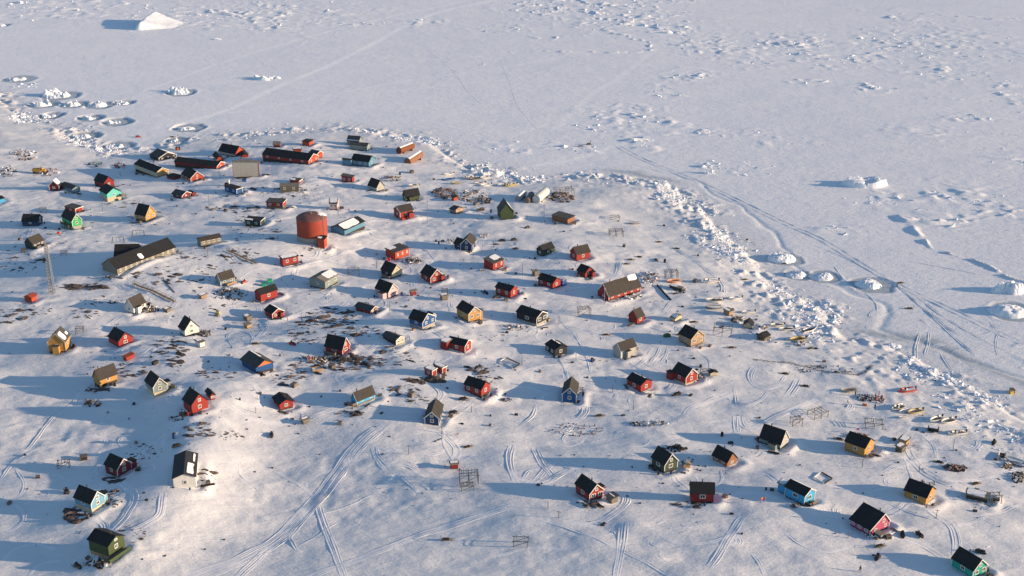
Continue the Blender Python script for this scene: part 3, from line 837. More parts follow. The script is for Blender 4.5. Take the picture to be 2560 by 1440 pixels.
HTAB = """
26 1275,990 1250,865 1215,800 1500,870 1340,745 R dred felt tr=w w=R1 sn=f,.0,1,.1,1 n=hut|small dark red hut with snow on one roof slope, by the yellow loader
1 970,872 975,815 828,775 1080,795 R bluegrey gfelt tr=n w=R1,L0 rise=.9 n=hut|blue grey hut with a plain grey roof, beside the small dark red hut
1 1392,800 1400,735 1272,690 1535,700 1440,648 R dred felt w=R1,L0 tr=n|dark red house standing right behind the turquoise house
1 1436,985 1415,882 1315,790 1605,840 1492,800 R teal felt f=1.9:cream w=R1,L0 tr=n dk=R0.9,1.25,1.6|turquoise house with a tall cream foundation under its gable
1 508,1305 492,1245 283,1240 552,1190 508,1152 R navy felt w=L1,R1A tr=n ch=.5|dark blue house with a wide black roof, west of the bright green house
1 1010,1132 1005,1082 868,1050 1100,1045 M red gfelt w=L1,R0 rise=.25 tr=w|low red house with a grey roof just behind the bright green house
1 975,1362 950,1242 815,1200 1075,1222 985,1150 R bgreen felt f=1.5:conc w=R1A,L1 dk=L0.1,.9,1.5 dkc=g|bright green house with a black roof and a deck on its shaded side
1 1950,1255 1945,1168 1805,1130 2075,1105 1972,1035 R yellow felt f=.7:dark w=R2A,L1 tr=c|yellow house on a dark plinth among rocks, above the long school
2 388,662 375,592 80,488 528,560 440,530 R cream felt f=.3:dark w=L1,R2 tr=w sn=f,.3,.95,.1,1 n=workshop ch=.4 gf=yellow|long cream workshop with a snowy roof slope and yellow gable at the harbour
+2 195,575 185,545 150,505 235,540 R cream felt rise=.6 f=.1:dark w=0 sn=n,0,1,0,1|
2 415,440 410,402 372,285 640,345 490,325 R black gfelt f=.2:dark w=R3,L0 sn=f,.02,.98,.02,1 tr=w n=boathouse ww=.9 L=9|black boathouse with white gable boards and snow covering one roof slope
+2 345,425 345,400 318,380 385,395 F black felt f=.2:dark w=0 tr=n|
2 1186,550 1176,512 612,465 1280,490 1200,450 R dred felt w=R1,L0 tr=w n=warehouse ch=.6 gf=ored|long dark red warehouse with a small red gable, in front of the yellow gabled shed
2 1188,455 1182,415 1030,372 1265,430 1240,375 R cream felt w=0 tr=n n=shed L=9 gf=ored|yellow gabled shed with a dark roof behind the long dark red warehouse
2 840,722 832,672 712,630 1005,645 878,582 R ored felt w=R1A,L3 tr=w f=.3:conc|orange red house with white gable trim, beside the grey slab roofed hall
+2 625,695 622,662 520,650 705,640 F dred felt w=0 tr=n|
2 1432,388 1412,342 1192,302 1530,300 1455,245 R lgrey felt w=L4,R0 tr=n n=store ch=.5 gf=ored|house with an orange gable and a grey long wall under a black roof
+2 1520,400 1500,372 1430,360 1585,375 R dred felt rise=.5 w=0 tr=n|
3 705,488 690,432 72,352 815,375 742,345 R red felt w=R2,L4 tr=w n=store f=.3:dark ch=.35 gf=ored|largest red store, a very long building with a black roof
+3 812,412 800,352 700,320 880,318 R ored gfelt w=0 tr=w rise=1.2|
+3 180,420 175,390 120,370 230,380 R red felt rise=1 w=0 tr=w sn=f,0,1,0,1|
3 710,242 705,190 615,182 765,160 F ored felt w=0 tr=n n=hut|red box hut with a bright orange end behind the largest store
3 318,250 312,222 225,228 365,205 340,180 R ored sheet w=0 tr=n n=hut|small orange hut close behind the back of the largest store
3 495,322 490,285 450,275 600,290 F ored felt w=0 tr=n sn=n n=hut|orange lean-to hut touching the back roof of the largest store
3 1372,240 1370,178 1215,170 1440,150 1402,112 R ggrey gfelt w=0 tr=n n=shed sn=n,0,1,0,.12|grey green shed behind its twin at the shore ice
3 1482,305 1480,238 1248,222 1535,212 1502,200 R ggrey gfelt w=R1,L0 rise=.9 tr=n n=shed|grey green long shed in front of its twin at the shore ice
3 1505,520 1500,452 1270,425 1585,412 1540,372 R steel felt w=R1,L3 tr=n|steel blue house with a pale blue gable above the harbour slope
+3 1268,510 1265,430 1150,420 1290,420 F steel felt w=0 tr=n|
3 1285,728 1280,660 1137,650 1305,635 M red gfelt w=L2,R0 tr=n rise=.6 ch=.4|square pale red house with a grey roof and two windows, below the steel blue house
3 1610,848 1608,792 1495,730 1705,748 1645,700 R lgrey felt w=R1,L0 tr=n|small grey house with a dark roof beside a heap of timber
3 575,748 570,708 448,702 640,682 F red gfelt w=R1,L0 tr=w sn=n,0,.6,.5,1 n=hut|low red hut behind the flat roofed olive house
3 572,848 575,772 328,782 590,735 F olive sheet w=L2,R0 tr=n f=.4:olive|flat roofed olive house with two white windows on the rocks
3 362,1082 350,1000 130,990 388,950 F red gfelt f=1.0:olive w=L2,R0 tr=w|flat roofed red house on a tall plinth among the rocks near the big red tank
3 1085,1088 1085,1002 985,1008 1150,962 R pink felt w=L2,R0 rise=1.5 tr=w sn=n,0,1,0,1|small pink house with a snow covered roof, upslope of the big red tank
4 190,442 183,385 137,340 362,352 162,298 L green felt w=R1,L1 tr=n p=R.35,1.2,2.5|dark green house beside the boats, next to the driftwood heap
4 110,688 97,588 17,560 272,560 45,508 L red bfelt w=R1,L1A tr=w p=R.75,1.6,2.2 dk=R0,.5,1.4 dkc=r mast=.7|red house with a porch and small red balcony, south of the dark green house
4 835,608 830,565 765,540 945,530 R tan gfelt rise=.9 w=R2,L0 tr=n n=hut|small tan hut with two yellow framed windows in a snow drift
4 825,442 812,398 800,385 862,378 F ored felt w=0 tr=n n=hut rise=.1|tiny orange red hut at the foot of the driftwood heap
4 1448,692 1435,588 1380,470 1612,600 1500,470 R green gfelt w=0 tr=n sn=f,0,.75,.1,.9 n=shed L=7 a=12|olive green shed with orange and snowy patches on its steep roof
5 740,538 735,472 528,420 830,412 F brown gfelt rise=.35 w=0 tr=n n=shed|brown flat roofed shed east of the white fuel tanks
8 2110,345 2105,290 2000,240 2190,250 R navy felt rise=2.0 w=L1,R0 tr=w|double gabled dark blue house with white trim and a brown roof side
+8 2240,382 2250,275 2100,268 2330,195 2172,200 L navy bfelt w=R2,L1A tr=w dk=L.1,.9,1.2|
8 1220,485 1215,380 1087,335 1395,315 F ored gfelt w=R3,L0 ww=.7 tr=n n=hall rise=.3 sn=n,0,.5,.5,1|long orange red flat roofed hall beside a tall thin pole
8 1175,728 1160,652 1017,580 1290,592 1212,545 R black felt w=R1A,L1 tr=c f=.5:dark dk=L0,.7,1.4 gf=cream|black house with a cream gable, next to the long orange red hall
8 1690,798 1676,712 1548,642 1835,672 1725,608 R red felt w=R2A,L1 tr=w p=R.92,1.0,1.6|red house with white windows below the heap of poles, beside the black house
8 1128,992 1112,908 940,852 1235,862 1152,795 R pink felt w=R1A,L1 tr=w p=L.25,2.4,2.4|pink gabled house with a cream porch, above the rocky rise
8 892,1208 885,1152 685,1080 975,1085 R dred gfelt rise=.8 w=R2,L0 tr=w ch=.45 ov=.45|low dark red house with a wide roof at the edge of the rocky rise
8 1582,1412 1570,1308 1393,1245 1740,1225 1617,1195 R blue felt w=R2A,L1 tr=w f=.9:conc pf=.4 ch=.6|vivid blue house with white trim above the flat roofed grey house
+8 1705,1330 1700,1220 1640,1190 1745,1205 R blue felt w=0 tr=w rise=.5 f=.9:conc|
8 2197,1312 2190,1198 2035,1132 2345,1165 2242,1105 R yellow felt w=R2A,L1 tr=w ch=.4 p=B.25,1.6,2|yellow house with a porch beside the vivid blue house
9 388,622 385,530 264,490 525,465 M red gfelt rise=.9 w=R2,L0 tr=n sn=n,.35,1,.2,.95 ww=.8 st=1|red house with broken snow on its low roof and ladder poles at its end
9 1052,432 1042,362 957,325 1190,300 992,290 L dgreen felt w=R1,L1 tr=n ch=.5 chc=b|small dark green house with a yellow chimney
9 1502,495 1495,405 1408,355 1672,362 1440,310 L red bfelt w=R1,L1 tr=n ch=.3|red house with a brown roof, east of the small dark green house
9 1614,718 1610,650 1505,605 1720,602 1645,570 R dred felt w=R1,L0 tr=n p=R.72,1.6,1.6|small dark red house with a black porch, south of the brown roofed red house
9 1182,868 1175,788 982,722 1280,735 1232,715 R red felt w=R1,L2 tr=n sn=f,0,1,.05,1 ch=.5|red house with a snow covered back slope, a blue box stands at its end
9 622,992 615,890 415,832 705,825 R red felt w=R1,L2 tr=n rise=1.1 ch=.4 sn=f,0,1,.05,1|red house with a snowmobile parked at its shaded wall
9 1930,1030 1945,962 1797,832 2370,790 1855,798 L red bfelt w=R5,L1 tr=w f=.35:dark sn=f,.3,1,0,1+n,.72,.98,.55,1 n=hall ch=.2|long red hall with a brown roof and a big snow patch
9 968,1365 955,1252 687,1165 1090,1182 1000,1168 R black felt w=R2,L1 tr=w f=.8:conc ch=.6 sn=f,0,1,.05,1 p=B.2,1.3,1.8 ww=1.7|black house with bold white trim on a grey plinth
9 2307,1338 2300,1252 2186,1195 2392,1190 2240,1150 L red bfelt w=R1,L0 tr=n ch=.15|narrow red house with a brown roof, alone beyond the long red hall
6 447,338 440,268 332,232 582,202 375,185 L dgreen bfelt w=R3,L0 tr=n dk=R.1,.9,1.6 f=.5:dark|dark green house with a brown roof behind the lattice mast
6 1572,692 1562,597 1362,545 2335,312 1480,470 L school felt w=R11,L0 tr=n f=.6:conc n=school cat=school ch=.55 sn=n,.40,.47,0,.5 ww=.8|long olive school with a row of white windows and a snowy roof notch
+6 1840,470 1810,430 1500,440 1890,340 1610,268 R school felt w=0 tr=n sn=f,0,.8,0,1|
6 428,1052 418,985 322,955 487,918 L ored redr rise=.7 w=0 tr=n n=hut|plain orange red box hut on the rocks below the lattice mast
6 1788,1205 1780,1112 1662,1052 1940,1002 1700,1000 L white bfelt w=R2,L1 tr=w f=.5:dark p=R.3,1.2,1.6|white house with a brown roof and low annex, below the boardwalk
7 548,302 540,228 492,182 810,172 L school bfelt rise=.9 w=R4,L0 tr=n ww=1.0|beige house with four windows between the school and the big red tank
7 1642,572 1622,472 1582,440 1825,425 F red felt rise=.4 w=R2,L0 tr=n f=.5:darkwood sn=n|red house under thick roof snow, just below the big red tank
7 812,832 803,752 735,690 985,688 758,662 L bluegrey bfelt w=R2,L0 tr=w ch=.5 dk=R.3,1,1.6 dkc=w|blue grey house with a timber deck, on the rocks east of the boardwalk
7 1350,1052 1362,938 1285,888 1582,865 1316,885 L red felt w=R1,L0 tr=n f=.4:conc rise=1.5|red house with a black roof, two green bins stand behind it
7 1502,1268 1495,1198 1395,1105 1645,1142 1585,1130 R red felt w=R2,L0 tr=w sn=f,0,1,.05,1 p=R.75,1.0,1.2|red house with two cream windows and snow on its back slope, beside a leaning pole
11 2150,432 2136,350 2058,300 2325,300 2200,210 R white felt w=R1A,L1 tr=n ch=.3 f=.2:dark|white house with a black roof and a stack of two grey windows
8 285,872 272,770 62,740 445,692 210,705 L ggrey sheet w=R2,L1 tr=n rise=1.1 sn=n,.3,1,0,1|grey house with a thick snow cover on its roof, downhill of the big red tank
3 1182,1435 1172,1365 987,1312 1440,1222 L steel felt w=0 tr=n rise=1.4 sn=n,.04,.8,0,1 n=hall|turquoise grey hall with a snow covered roof next to the big red tank
2 1770,1312 1765,1245 1557,1232 1815,1195 F dgreen felt w=L2,R0 tr=w f=.2:dark sn=n,0,.35,.5,1|dark green flat roofed house upslope of the big red tank
2 1452,892 1445,820 1288,790 1520,805 F blue felt w=L2,R0 tr=w f=.3:dark|bright blue flat roofed house with a white dish behind it
2 722,942 705,900 582,868 815,860 770,790 R dred gfelt w=R1,L1 tr=w rise=1.2 ov=.5|dark red house with a broad grey hipped roof and white porch
+2 860,910 855,880 800,850 905,865 R dred gfelt w=0 rise=.6 tr=n|
11 1268,582 1255,497 1122,445 1445,440 1310,378 R red felt w=R1A,L0 tr=n f=.2:dark ch=.8 ww=1.4|red house with a black roof, two windows and a small chimney, near the yellow barn
11 560,640 545,500 318,520 690,400 430,400 L yellow gfelt w=L1,R1 tr=c f=.3:dark sn=n,.05,.5,.0,.8+n,.7,.95,.1,.4 p=L.5,1.5,2|yellow house with a many sided grey roof and snow patches
11 1370,768 1365,718 1322,690 1470,662 F red redr w=0 tr=n n=hut rise=.15|small red flat roofed hut on the rocks between the red house and the yellow barn
11 1015,1130 1015,1005 937,940 1255,912 950,868 L yellow bfelt w=R1,L0 tr=n f=1.1:darkwood ch=.2|yellow barn like house with a dark undercroft
11 1738,1245 1715,1108 1608,1010 1892,1058 1780,985 R ggrey felt w=R1A,L0 tr=w f=1.4:cream p=B.3,1.6,1.8|grey house with white gable trim on a cream plinth
18 432,728 425,600 312,525 640,532 497,452 R red felt w=R1A,L0 tr=n f=.3:dark dk=L0,.4,1.4 dkc=r ch=.6|large red house with one white window, at the top of the snow slope
18 676,542 657,475 597,428 720,462 692,440 R red felt w=R1 tr=n n=shed|small red shed with a black roof beside the large red house
12 1072,928 1052,850 862,690 1282,760 1152,745 R blue gfelt w=0 tr=n f=.1:dark n=workshop sn=f,.4,1,.6,1 ov=.5 gt=orange|blue workshop with an orange gable and a broad dark roof
12 2222,692 2206,600 1977,565 2300,562 2243,452 R red felt w=R1A,L1 tr=w f=.5:dark ww=1.7 ch=.6 dk=L.3,.95,1.5|tall red house with a white gable edge, standing among dark rocks
12 1388,1418 1372,1332 1287,1212 1550,1282 1465,1268 R red felt w=R1,L0 tr=n ch=.4 ov=.45|red house with a hunched black roof and one white window
19 388,515 376,432 302,318 612,312 312,300 L sky bfelt w=R2,L0 tr=w f=.7:wood dk=L0,1,1.6 ww=1.0 ch=.2|sky blue house on a timber base with a brown roof
13 1017,668 1006,592 827,505 1110,530 R black gfelt rise=.8 w=R2,L0 tr=w f=.3:dark ch=.4 gf=cream|dark grey house with a broad flat pitched roof on the rocky rise
13 1932,765 1922,662 1690,612 2005,602 1960,588 R red felt w=R1,L1 tr=w f=.3:dark ch=.6|red house with a low snow topped extension, west of the dark grey barn
+13 1690,735 1688,625 1602,612 1760,590 F dred sheet w=0 tr=n sn=n|
13 1497,1088 1482,1000 1380,965 1538,962 F red sheet w=L1,R0 tr=w sn=n|red house of two staggered flat roofed blocks with a wooden stair
+13 1632,1048 1632,962 1520,925 1682,940 F red sheet w=0 tr=w sn=n|
13 2152,1368 2146,1242 1922,1160 2260,1155 2212,1140 R red felt w=R1,L2 tr=n f=.9:dark ch=.5 n=house|brown red house with a rounded gable and dark undercroft
14 997,808 986,718 860,622 1150,665 1068,662 R black felt w=R1,L2 tr=n f=.2:dark sn=f,.3,1,.55,.95 ch=.6|dark grey house with a snow strip along its ridge
14 1877,838 1866,728 1762,655 2065,645 1800,630 L lgrey bfelt w=R1,L0 tr=w f=.2:conc p=R.4,1.2,1.4 mast=.5|light grey house with a brown roof and an aerial
15 892,468 880,358 718,270 1050,292 945,245 R tan felt w=R2A,L1 tr=c f=.5:wood ch=.4|brown timber house with weathered boards, next to the drying racks
15 822,978 815,868 637,770 965,805 885,758 R red felt w=R1A,L1 tr=w f=.5:cream p=L1.0,1.8,2|red house with a lower black roofed extension and a cream plinth
15 1150,862 1148,838 1090,832 1240,850 1190,800 R cream felt w=0 tr=n n=hut|tiny black roofed hut beside the red house with the cream plinth
14 2142,1288 2130,1188 1947,1098 2275,1125 2212,1110 R red felt w=R1,L1 tr=n sn=f,.2,1,.5,1 ch=.4|red house with a green grey roof and a rescue boat under snow at its corner
14 1280,1428 1280,1312 1097,1305 1348,1165 1186,1228 L blue bfelt w=L1A,R2 tr=w f=.2:dark ch=.75|tall bright blue house with its white edged gable facing the slope
19 1477,770 1477,668 1292,660 1538,492 1386,590 L navy bfelt w=L1A,R1 tr=w f=.25:dark ch=.8|dark blue house with a white edged gable, alone above the vehicle tracks
17 1180,452 1160,372 1037,300 1298,292 1205,270 R dred felt w=R1A,L1 tr=w f=.3:dark p=B.2,1.8,2.4|brick red house with white gable trim and a small wing, above the light blue house
17 1965,555 1950,445 1725,468 2010,215 1848,418 L white metal w=L1,R0 tr=n f=.1:conc sn=n,.05,.5,.15,.75+n,.6,.95,.1,.3 n=barn ww=1.0|large white barn with a ribbed dark roof and snow patches
17 922,812 897,712 732,642 1030,632 932,598 R lblue felt w=R1A,L1 tr=w f=1.0:cream p=B.25,1.5,2 ch=.6|light blue house with white gable trim, above the green house
17 1098,1285 1088,1142 892,1100 1245,1065 1140,1040 R green felt w=R1A,L0 tr=n f=1.0:tan dk=R-.35,1,2.0 dkc=g ch=.3|green house with a big deck and a tan plinth
20 1862,608 1860,512 1702,412 2010,470 1928,412 R red felt w=R2A,L1 tr=w f=.3:dark ch=.4 p=B.3,1.2,1.8 ww=1.4|solitary red house with white trim and a grey shed at its corner
20 2110,638 2105,575 2045,548 2178,545 F gwood gfelt w=0 tr=n n=shed sn=n,.4,.55,0,1|grey plank shed at the corner of the solitary red house
21 537,982 530,862 360,735 700,785 607,722 R ggreen felt w=R1A,L1 tr=w f=.5:dark ww=1.5|dark green house with white gable trim and a light box hut beside it
21 1372,892 1370,825 1178,705 1500,742 1432,702 R brown felt w=R1,L2 tr=n f=.1:dark ch=.6 wc=d|brown house with a black roof between the two dark green houses
21 2082,660 2076,582 1803,490 2180,495 2132,412 R ggrey felt w=R2A,L1 tr=w f=.4:dark p=L.3,1.6,2.4 ch=.7 gf=lgrey|dark grey green house with a porch on its shaded wall and white posts
21 1192,1368 1192,1240 882,1232 1222,1150 1205,1105 R dred felt w=L1,R0 tr=n f=.2:dark ch=.55 ww=1.5|dark red house showing only its windowed long wall and black roof
22 490,1142 490,1052 307,965 585,1002 537,988 R sky felt w=R1,L1 tr=w sn=f,0,1,.05,1 f=.2:dark dk=R.1,.9,1.5 ww=1.6|bright blue long house with a snowy back slope and a deck
+22 302,1035 305,960 242,940 350,935 F sky sheet w=0 tr=n sn=n|
16 1280,1398 1282,1278 1020,1190 1405,1200 1340,1152 R yellow felt w=R1,L1 tr=n f=.1:dark|yellow house with a black roof, beside two small sheds and the boats
16 1838,1250 1832,1212 1735,1185 1885,1172 F yellow sheet w=0 tr=n n=hut sn=n|ochre box hut behind a dark hut, next to the yellow house by the boats
16 1780,1350 1775,1290 1692,1255 1835,1245 F olive sheet w=0 tr=n n=hut sn=n,0,1,.3,1|dark olive hut in front of the ochre box hut
23 1245,498 1246,392 957,292 1365,298 1302,245 R yellow felt w=R1,L1 tr=n f=.1:dark ch=.5 ww=1.4|yellow house with a black roof, upslope of the magenta house
23 502,912 512,825 245,672 765,690 697,612 R mpink felt w=R2A,L3 tr=w f=.3:dark pf=.68 ch=.3|magenta house with a big sweeping black roof
+23 640,960 632,905 600,890 672,885 F gwood sheet w=R1 tr=n|
23 1870,1475 1876,1365 1597,1192 2055,1275 1972,1222 R mint felt w=R2A,L1 tr=w f=.1:dark ch=.6 ww=1.3|emerald house cut by the lower edge of the photo
22 2212,1122 2205,1085 2060,1060 2232,1060 F darkwood sheet w=0 tr=n n=shed sn=n,0,1,.1,1 W=3.2 L=5.5|dark plank shed with an open timber frame at its end
21 790,925 785,862 728,825 880,870 R tan sheet w=0 tr=n rise=.5 n=hut sn=n,0,1,.3,1|light plywood hut with roof snow beside the dark green trimmed house
12 325,590 322,520 258,490 385,500 F white sheet w=0 tr=n n=hut sn=n,0,1,.4,1|tiny white hut below the white house
10 1195,485 1190,435 1028,400 1210,420 F dgreen sheet w=0 tr=n n=shed sn=n,0,.9,.4,1|dark green box shed near the long black pipe
24 385,640 385,540 255,470 480,480 F tan sheet w=0 tr=n n=hut sn=n,0,.6,.2,1|light brown box hut with a bench, inland of the boats on the east shore
24 905,920 905,860 705,850 1005,790 1000,740 L cream felt w=0 tr=n n=tent rise=1.3|dark half round tent with a cream end, west of the moored boats
24 1180,1190 1180,1120 1010,1080 1300,1090 L olive felt w=0 tr=n n=tent rise=.9|olive round backed tent with crates at its sunlit end
10 1105,880 1100,835 1040,815 1190,790 R cream sheet w=0 tr=n n=hut rise=.5 sn=n,0,1,.1,1|little cream hut behind the brown timber house
19 1640,1355 1640,1290 1622,1285 1738,1285 F dred sheet w=0 tr=n n=hut sn=n,0,1,.2,.9|small red crate hut on the open snow beside the drying racks
8 1845,1025 1840,970 1810,958 1918,958 F gwood sheet w=0 tr=n n=hut sn=n,0,1,.3,1|small grey plank hut between the pink house and the narrow hut
8 1430,965 1425,905 1410,900 1495,890 F dred sheet w=0 tr=n n=hut|tiny dark red privy beside the pink gabled house
26 -60,1330 -40,1230 -120,1215 145,1200 F sky felt w=0 tr=n rise=.2 n=hut|bright blue hut cut by the picture edge on the west side
7 555,1008 548,975 510,955 620,940 F wood sheet w=0 tr=n n=shed sn=n,0,1,.2,1|low timber shed with snow on top below the blue grey house
7 100,1195 95,1150 42,1130 150,1120 F gwood sheet w=0 tr=n n=shed sn=n,0,.8,.3,1|small grey shed below the white house with the brown roof
7 1165,1300 1160,1250 1110,1230 1225,1230 F gwood sheet w=0 tr=n n=shed sn=n,0,.8,.3,1|small weathered shed under the red house with cream windows
7 1165,1400 1160,1360 1115,1350 1215,1345 F tan sheet w=0 tr=n n=hut|open fronted plywood hut at the tip of the curved tracks
18 1915,865 1910,815 1895,805 1985,790 F gwood sheet w=0 tr=n n=shed sn=n,0,1,.4,.9|small yellowish plank shed on the slope under the red house with the hunched roof
9 945,705 942,645 905,640 995,640 F gwood sheet w=0 tr=n n=hut|upright grey plank hut behind the red house with the blue box
7 2195,335 2190,205 2100,225 2305,168 F ored felt w=0 tr=n n=hut sn=n,0,.5,.4,1|orange red pump hut built against the foot of the big red tank
2 1755,650 1747,455 1398,470 1785,440 F lgrey sheet w=L0,R0 tr=r n=hall rise=.4 f=.2:dark|grey slab walled hall with red edges and a window band, below the orange gabled house
+2 1650,490 1648,435 1475,445 1665,430 F white sheet w=L3 ww=.8 tr=n|
"""
for ln in HTAB.strip().splitlines():
    build_house(ln)
DEBUG_ROWS = [(h[0].name, h[0]['label'][:40], round(math.degrees(h[2])), round(h[3], 1), round(h[4], 1), round(h[5], 1)) for h in HOUSES]
def inside_foot(p, f, pad=.2):
    gx, gy, ang, W, Ln, he, ann = f
    x, y = p[0] - gx, p[1] - gy
    if abs(x) + abs(y) > W + Ln + 8: return False
    u = cos(ang) * x + sin(ang) * y; v = -sin(ang) * x + cos(ang) * y
    return -pad < u < W + pad and -pad < v < Ln + pad
# ------------------------------------------------------------------ wind scoops and drifts round the houses
def add_drifts():
    rn = np.random.RandomState(3)
    for (gx, gy, ang, W, Ln, he, ann) in FOOT:
        if W * Ln < 7 or ann: continue
        sl = window_of(gx + cos(ang) * W / 2 - sin(ang) * Ln / 2, gy + sin(ang) * W / 2 + cos(ang) * Ln / 2, max(W, Ln) * .7 + 9)
        x, y = XX[sl] - gx, YY[sl] - gy
        u = cos(ang) * x + sin(ang) * y; v = -sin(ang) * x + cos(ang) * y
        du = np.maximum(np.maximum(-u, u - W), 0); dv = np.maximum(np.maximum(-v, v - Ln), 0)
        inside = (du + dv) <= 0
        r = np.sqrt(du * du + dv * dv) + .5 * vnoise(XX[sl], YY[sl], 4.5, 2)
        th = np.arctan2(y - sin(ang) * W / 2 - cos(ang) * Ln / 2, x - cos(ang) * W / 2 + sin(ang) * Ln / 2)
        t0 = rn.uniform(-1.5, -.1); amp = rn.uniform(.3, .75)
        w = np.clip(.15 + np.cos(th - t0), 0, 1.1) ** 1.5
        GZ[sl] += np.where(inside, 0, amp * w * np.exp(-((r - 2.6) / 1.15) ** 2) - .30 * np.exp(-(r / 1.0) ** 2))
        # a long tail of drifted snow down wind
        t1 = rn.uniform(-.5, .6)
        al = cos(t1) * (x - W / 2) + sin(t1) * y; ac = -sin(t1) * (x - W / 2) + cos(t1) * y
        GZ[sl] += np.where(inside | (al < 1), 0, .35 * np.exp(-((al - 6) / 4.0) ** 2 - (ac / 1.3) ** 2))
add_drifts()
for (u, v, ru, rv, k) in [(1955, 905, 50, 4, .55), (2040, 915, 60, 5, .6), (2110, 930, 50, 5, .6), (2170, 925, 20, 4, .5), (1340, 1075, 26, 10, .30), (1430, 1078, 26, 9, .34), (1500, 1085, 24, 8, .30),
                          (1380, 1055, 22, 7, .26), (1600, 1155, 40, 8, .12), (1745, 1265, 44, 6, .5), (1475, 1262, 26, 5, .6), (2175, 1140, 30, 5, .5), (300, 690, 60, 6, .35), (215, 718, 60, 7, .6), (240, 975, 36, 8, .55),
                          (2385, 1172, 26, 7, .5), (1235, 1010, 40, 6, .2), (1440, 1005, 24, 5, .5), (700, 490, 80, 6, .25), (1085, 1062, 40, 4, .35)]:
    c = ground(u, v); e = ground(u + ru, v); f = ground(u, v - rv)
    rx, ry = abs(e[0] - c[0]), abs(f[1] - c[1])
    sl = window_of(c[0], c[1], 2.2 * max(rx, ry))
    GSOIL[sl] = np.maximum(GSOIL[sl], k * np.exp(-((XX[sl] - c[0]) / rx) ** 2 - ((YY[sl] - c[1]) / ry) ** 2))

# ------------------------------------------------------------------ trails and tracks
def spline(P, step):
    P = [np.array(p, float) for p in P]
    P = [2 * P[0] - P[1]] + P + [2 * P[-1] - P[-2]]
    out = []
    for i in range(1, len(P) - 2):
        n = max(2, int(np.linalg.norm(P[i + 1] - P[i]) / step))
        for t in np.arange(n) / n:
            out.append(.5 * ((2 * P[i]) + (P[i + 1] - P[i - 1]) * t + (2 * P[i - 1] - 5 * P[i] + 4 * P[i + 1] - P[i + 2]) * t ** 2 + (3 * P[i] - P[i - 1] - 3 * P[i + 1] + P[i + 2]) * t ** 3))
    out.append(P[-2])
    return np.array(out)
def px_line(pts, step):
    return spline([ground(*p)[:2] for p in pts], step)
TRAILS = [([(420, 316), (560, 278), (700, 215), (830, 160), (950, 100), (1010, 66), (1100, 30), (1260, -4)], 3.4, 1.0), ([(360, 228), (560, 155), (760, 95), (950, 48), (1160, 4)], 2.2, .8),
          ([(560, 285), (760, 250), (1000, 205), (1280, 165), (1450, 130), (1640, 95), (1690, 80)], 1.8, .6), ([(880, 244), (1060, 218), (1290, 195), (1430, 155)], 1.6, .5),
          ([(1385, 330), (1470, 245), (1560, 185), (1640, 120), (1672, 92)], 3.0, .55), ([(1330, 415), (1400, 405), (1480, 385), (1545, 362)], 2.6, .8), ([(660, 330), (690, 300), (640, 290)], 1.4, .5),
          ([(1190, 1046), (1097, 1100), (1039, 1147), (941, 1230)], 1.5, .8), ([(300, 330), (330, 370), (420, 300)], 1.6, .4), ([(1700, 80), (1800, 52), (1900, 20)], 1.8, .4),
          ([(40, 430), (120, 450), (200, 470), (300, 460)], 2.4, .5), ([(2036, 1000), (1967, 1030), (1900, 1062), (1700, 1120), (1560, 1090), (1400, 1140)], 2.4, .5)]
for pts, wd, k in TRAILS:
    L = px_line(pts, 2.0)
    for a in L:
        sl = window_of(a[0], a[1], wd * 2.6)
        g = k * np.exp(-(((XX[sl] - a[0]) ** 2 + (YY[sl] - a[1]) ** 2) / (wd * .75) ** 2) ** 1.5)
        GPACK[sl] = np.maximum(GPACK[sl], g)

for pts, wd, k in [([(1885, 899), (1960, 906), (2020, 918), (2080, 930), (2130, 936), (2160, 930), (2178, 914)], 1.5, .62), ([(2110, 936), (2150, 938), (2190, 940)], .8, .5), ([(1890, 898), (1930, 908)], 1.6, .5), ([(180, 728), (215, 722), (255, 700), (300, 692)], 1.6, .52)]:
    for a in px_line(pts, 1.0):
        sl = window_of(a[0], a[1], wd * 2.6)
        GSOIL[sl] = np.maximum(GSOIL[sl], k * np.exp(-(((XX[sl] - a[0]) ** 2 + (YY[sl] - a[1]) ** 2) / wd ** 2)))
def ribbon(L, prof, name, mat, lift=.0):
    """a strip with the given cross profile [(offset, height)] laid on the ground along L; returns the mesh builder"""
    d = np.gradient(L, axis=0); d /= (np.linalg.norm(d, axis=1, keepdims=True) + 1e-9)
    nrm = np.stack([-d[:, 1], d[:, 0]], 1)
    n = len(L); fade = np.minimum(1, np.minimum(np.arange(n), np.arange(n)[::-1]) / 4.0)
    rows = []
    for o, h in prof:
        p = L + nrm * o
        z = gz(p[:, 0], p[:, 1]) + np.where(h > 0, h * fade * (.45 + .75 * np.abs(vnoise(p[:, 0], p[:, 1], 9, 2)) + .5 * vnoise(p[:, 0], p[:, 1], 3.1, 4)), h) + lift
        rows.append(np.column_stack([p, z]))
    return rows
P_SLED = [(-.62, -.08), (-.40, .13), (-.24, .015), (0, .06), (.24, .015), (.40, .13), (.62, -.08)]
P_SKI = [(-.42, -.08), (-.2, .09), (0, .012), (.2, .09), (.42, -.08)]
P_FAINT = [(-.42, -.08), (-.2, .035), (0, .01), (.2, .035), (.42, -.08)]
P_PATH = [(-.5, -.08), (-.3, .075), (-.12, .01), (.12, .01), (.3, .075), (.5, -.08)]
P_VEH = [(-1.9, -.06), (-1.6, .10), (-1.4, .01), (-1.1, .01), (-.9, .09), (-.6, -.06), (.6, -.06), (.9, .09), (1.1, .01), (1.4, .01), (1.6, .10), (1.9, -.06)]
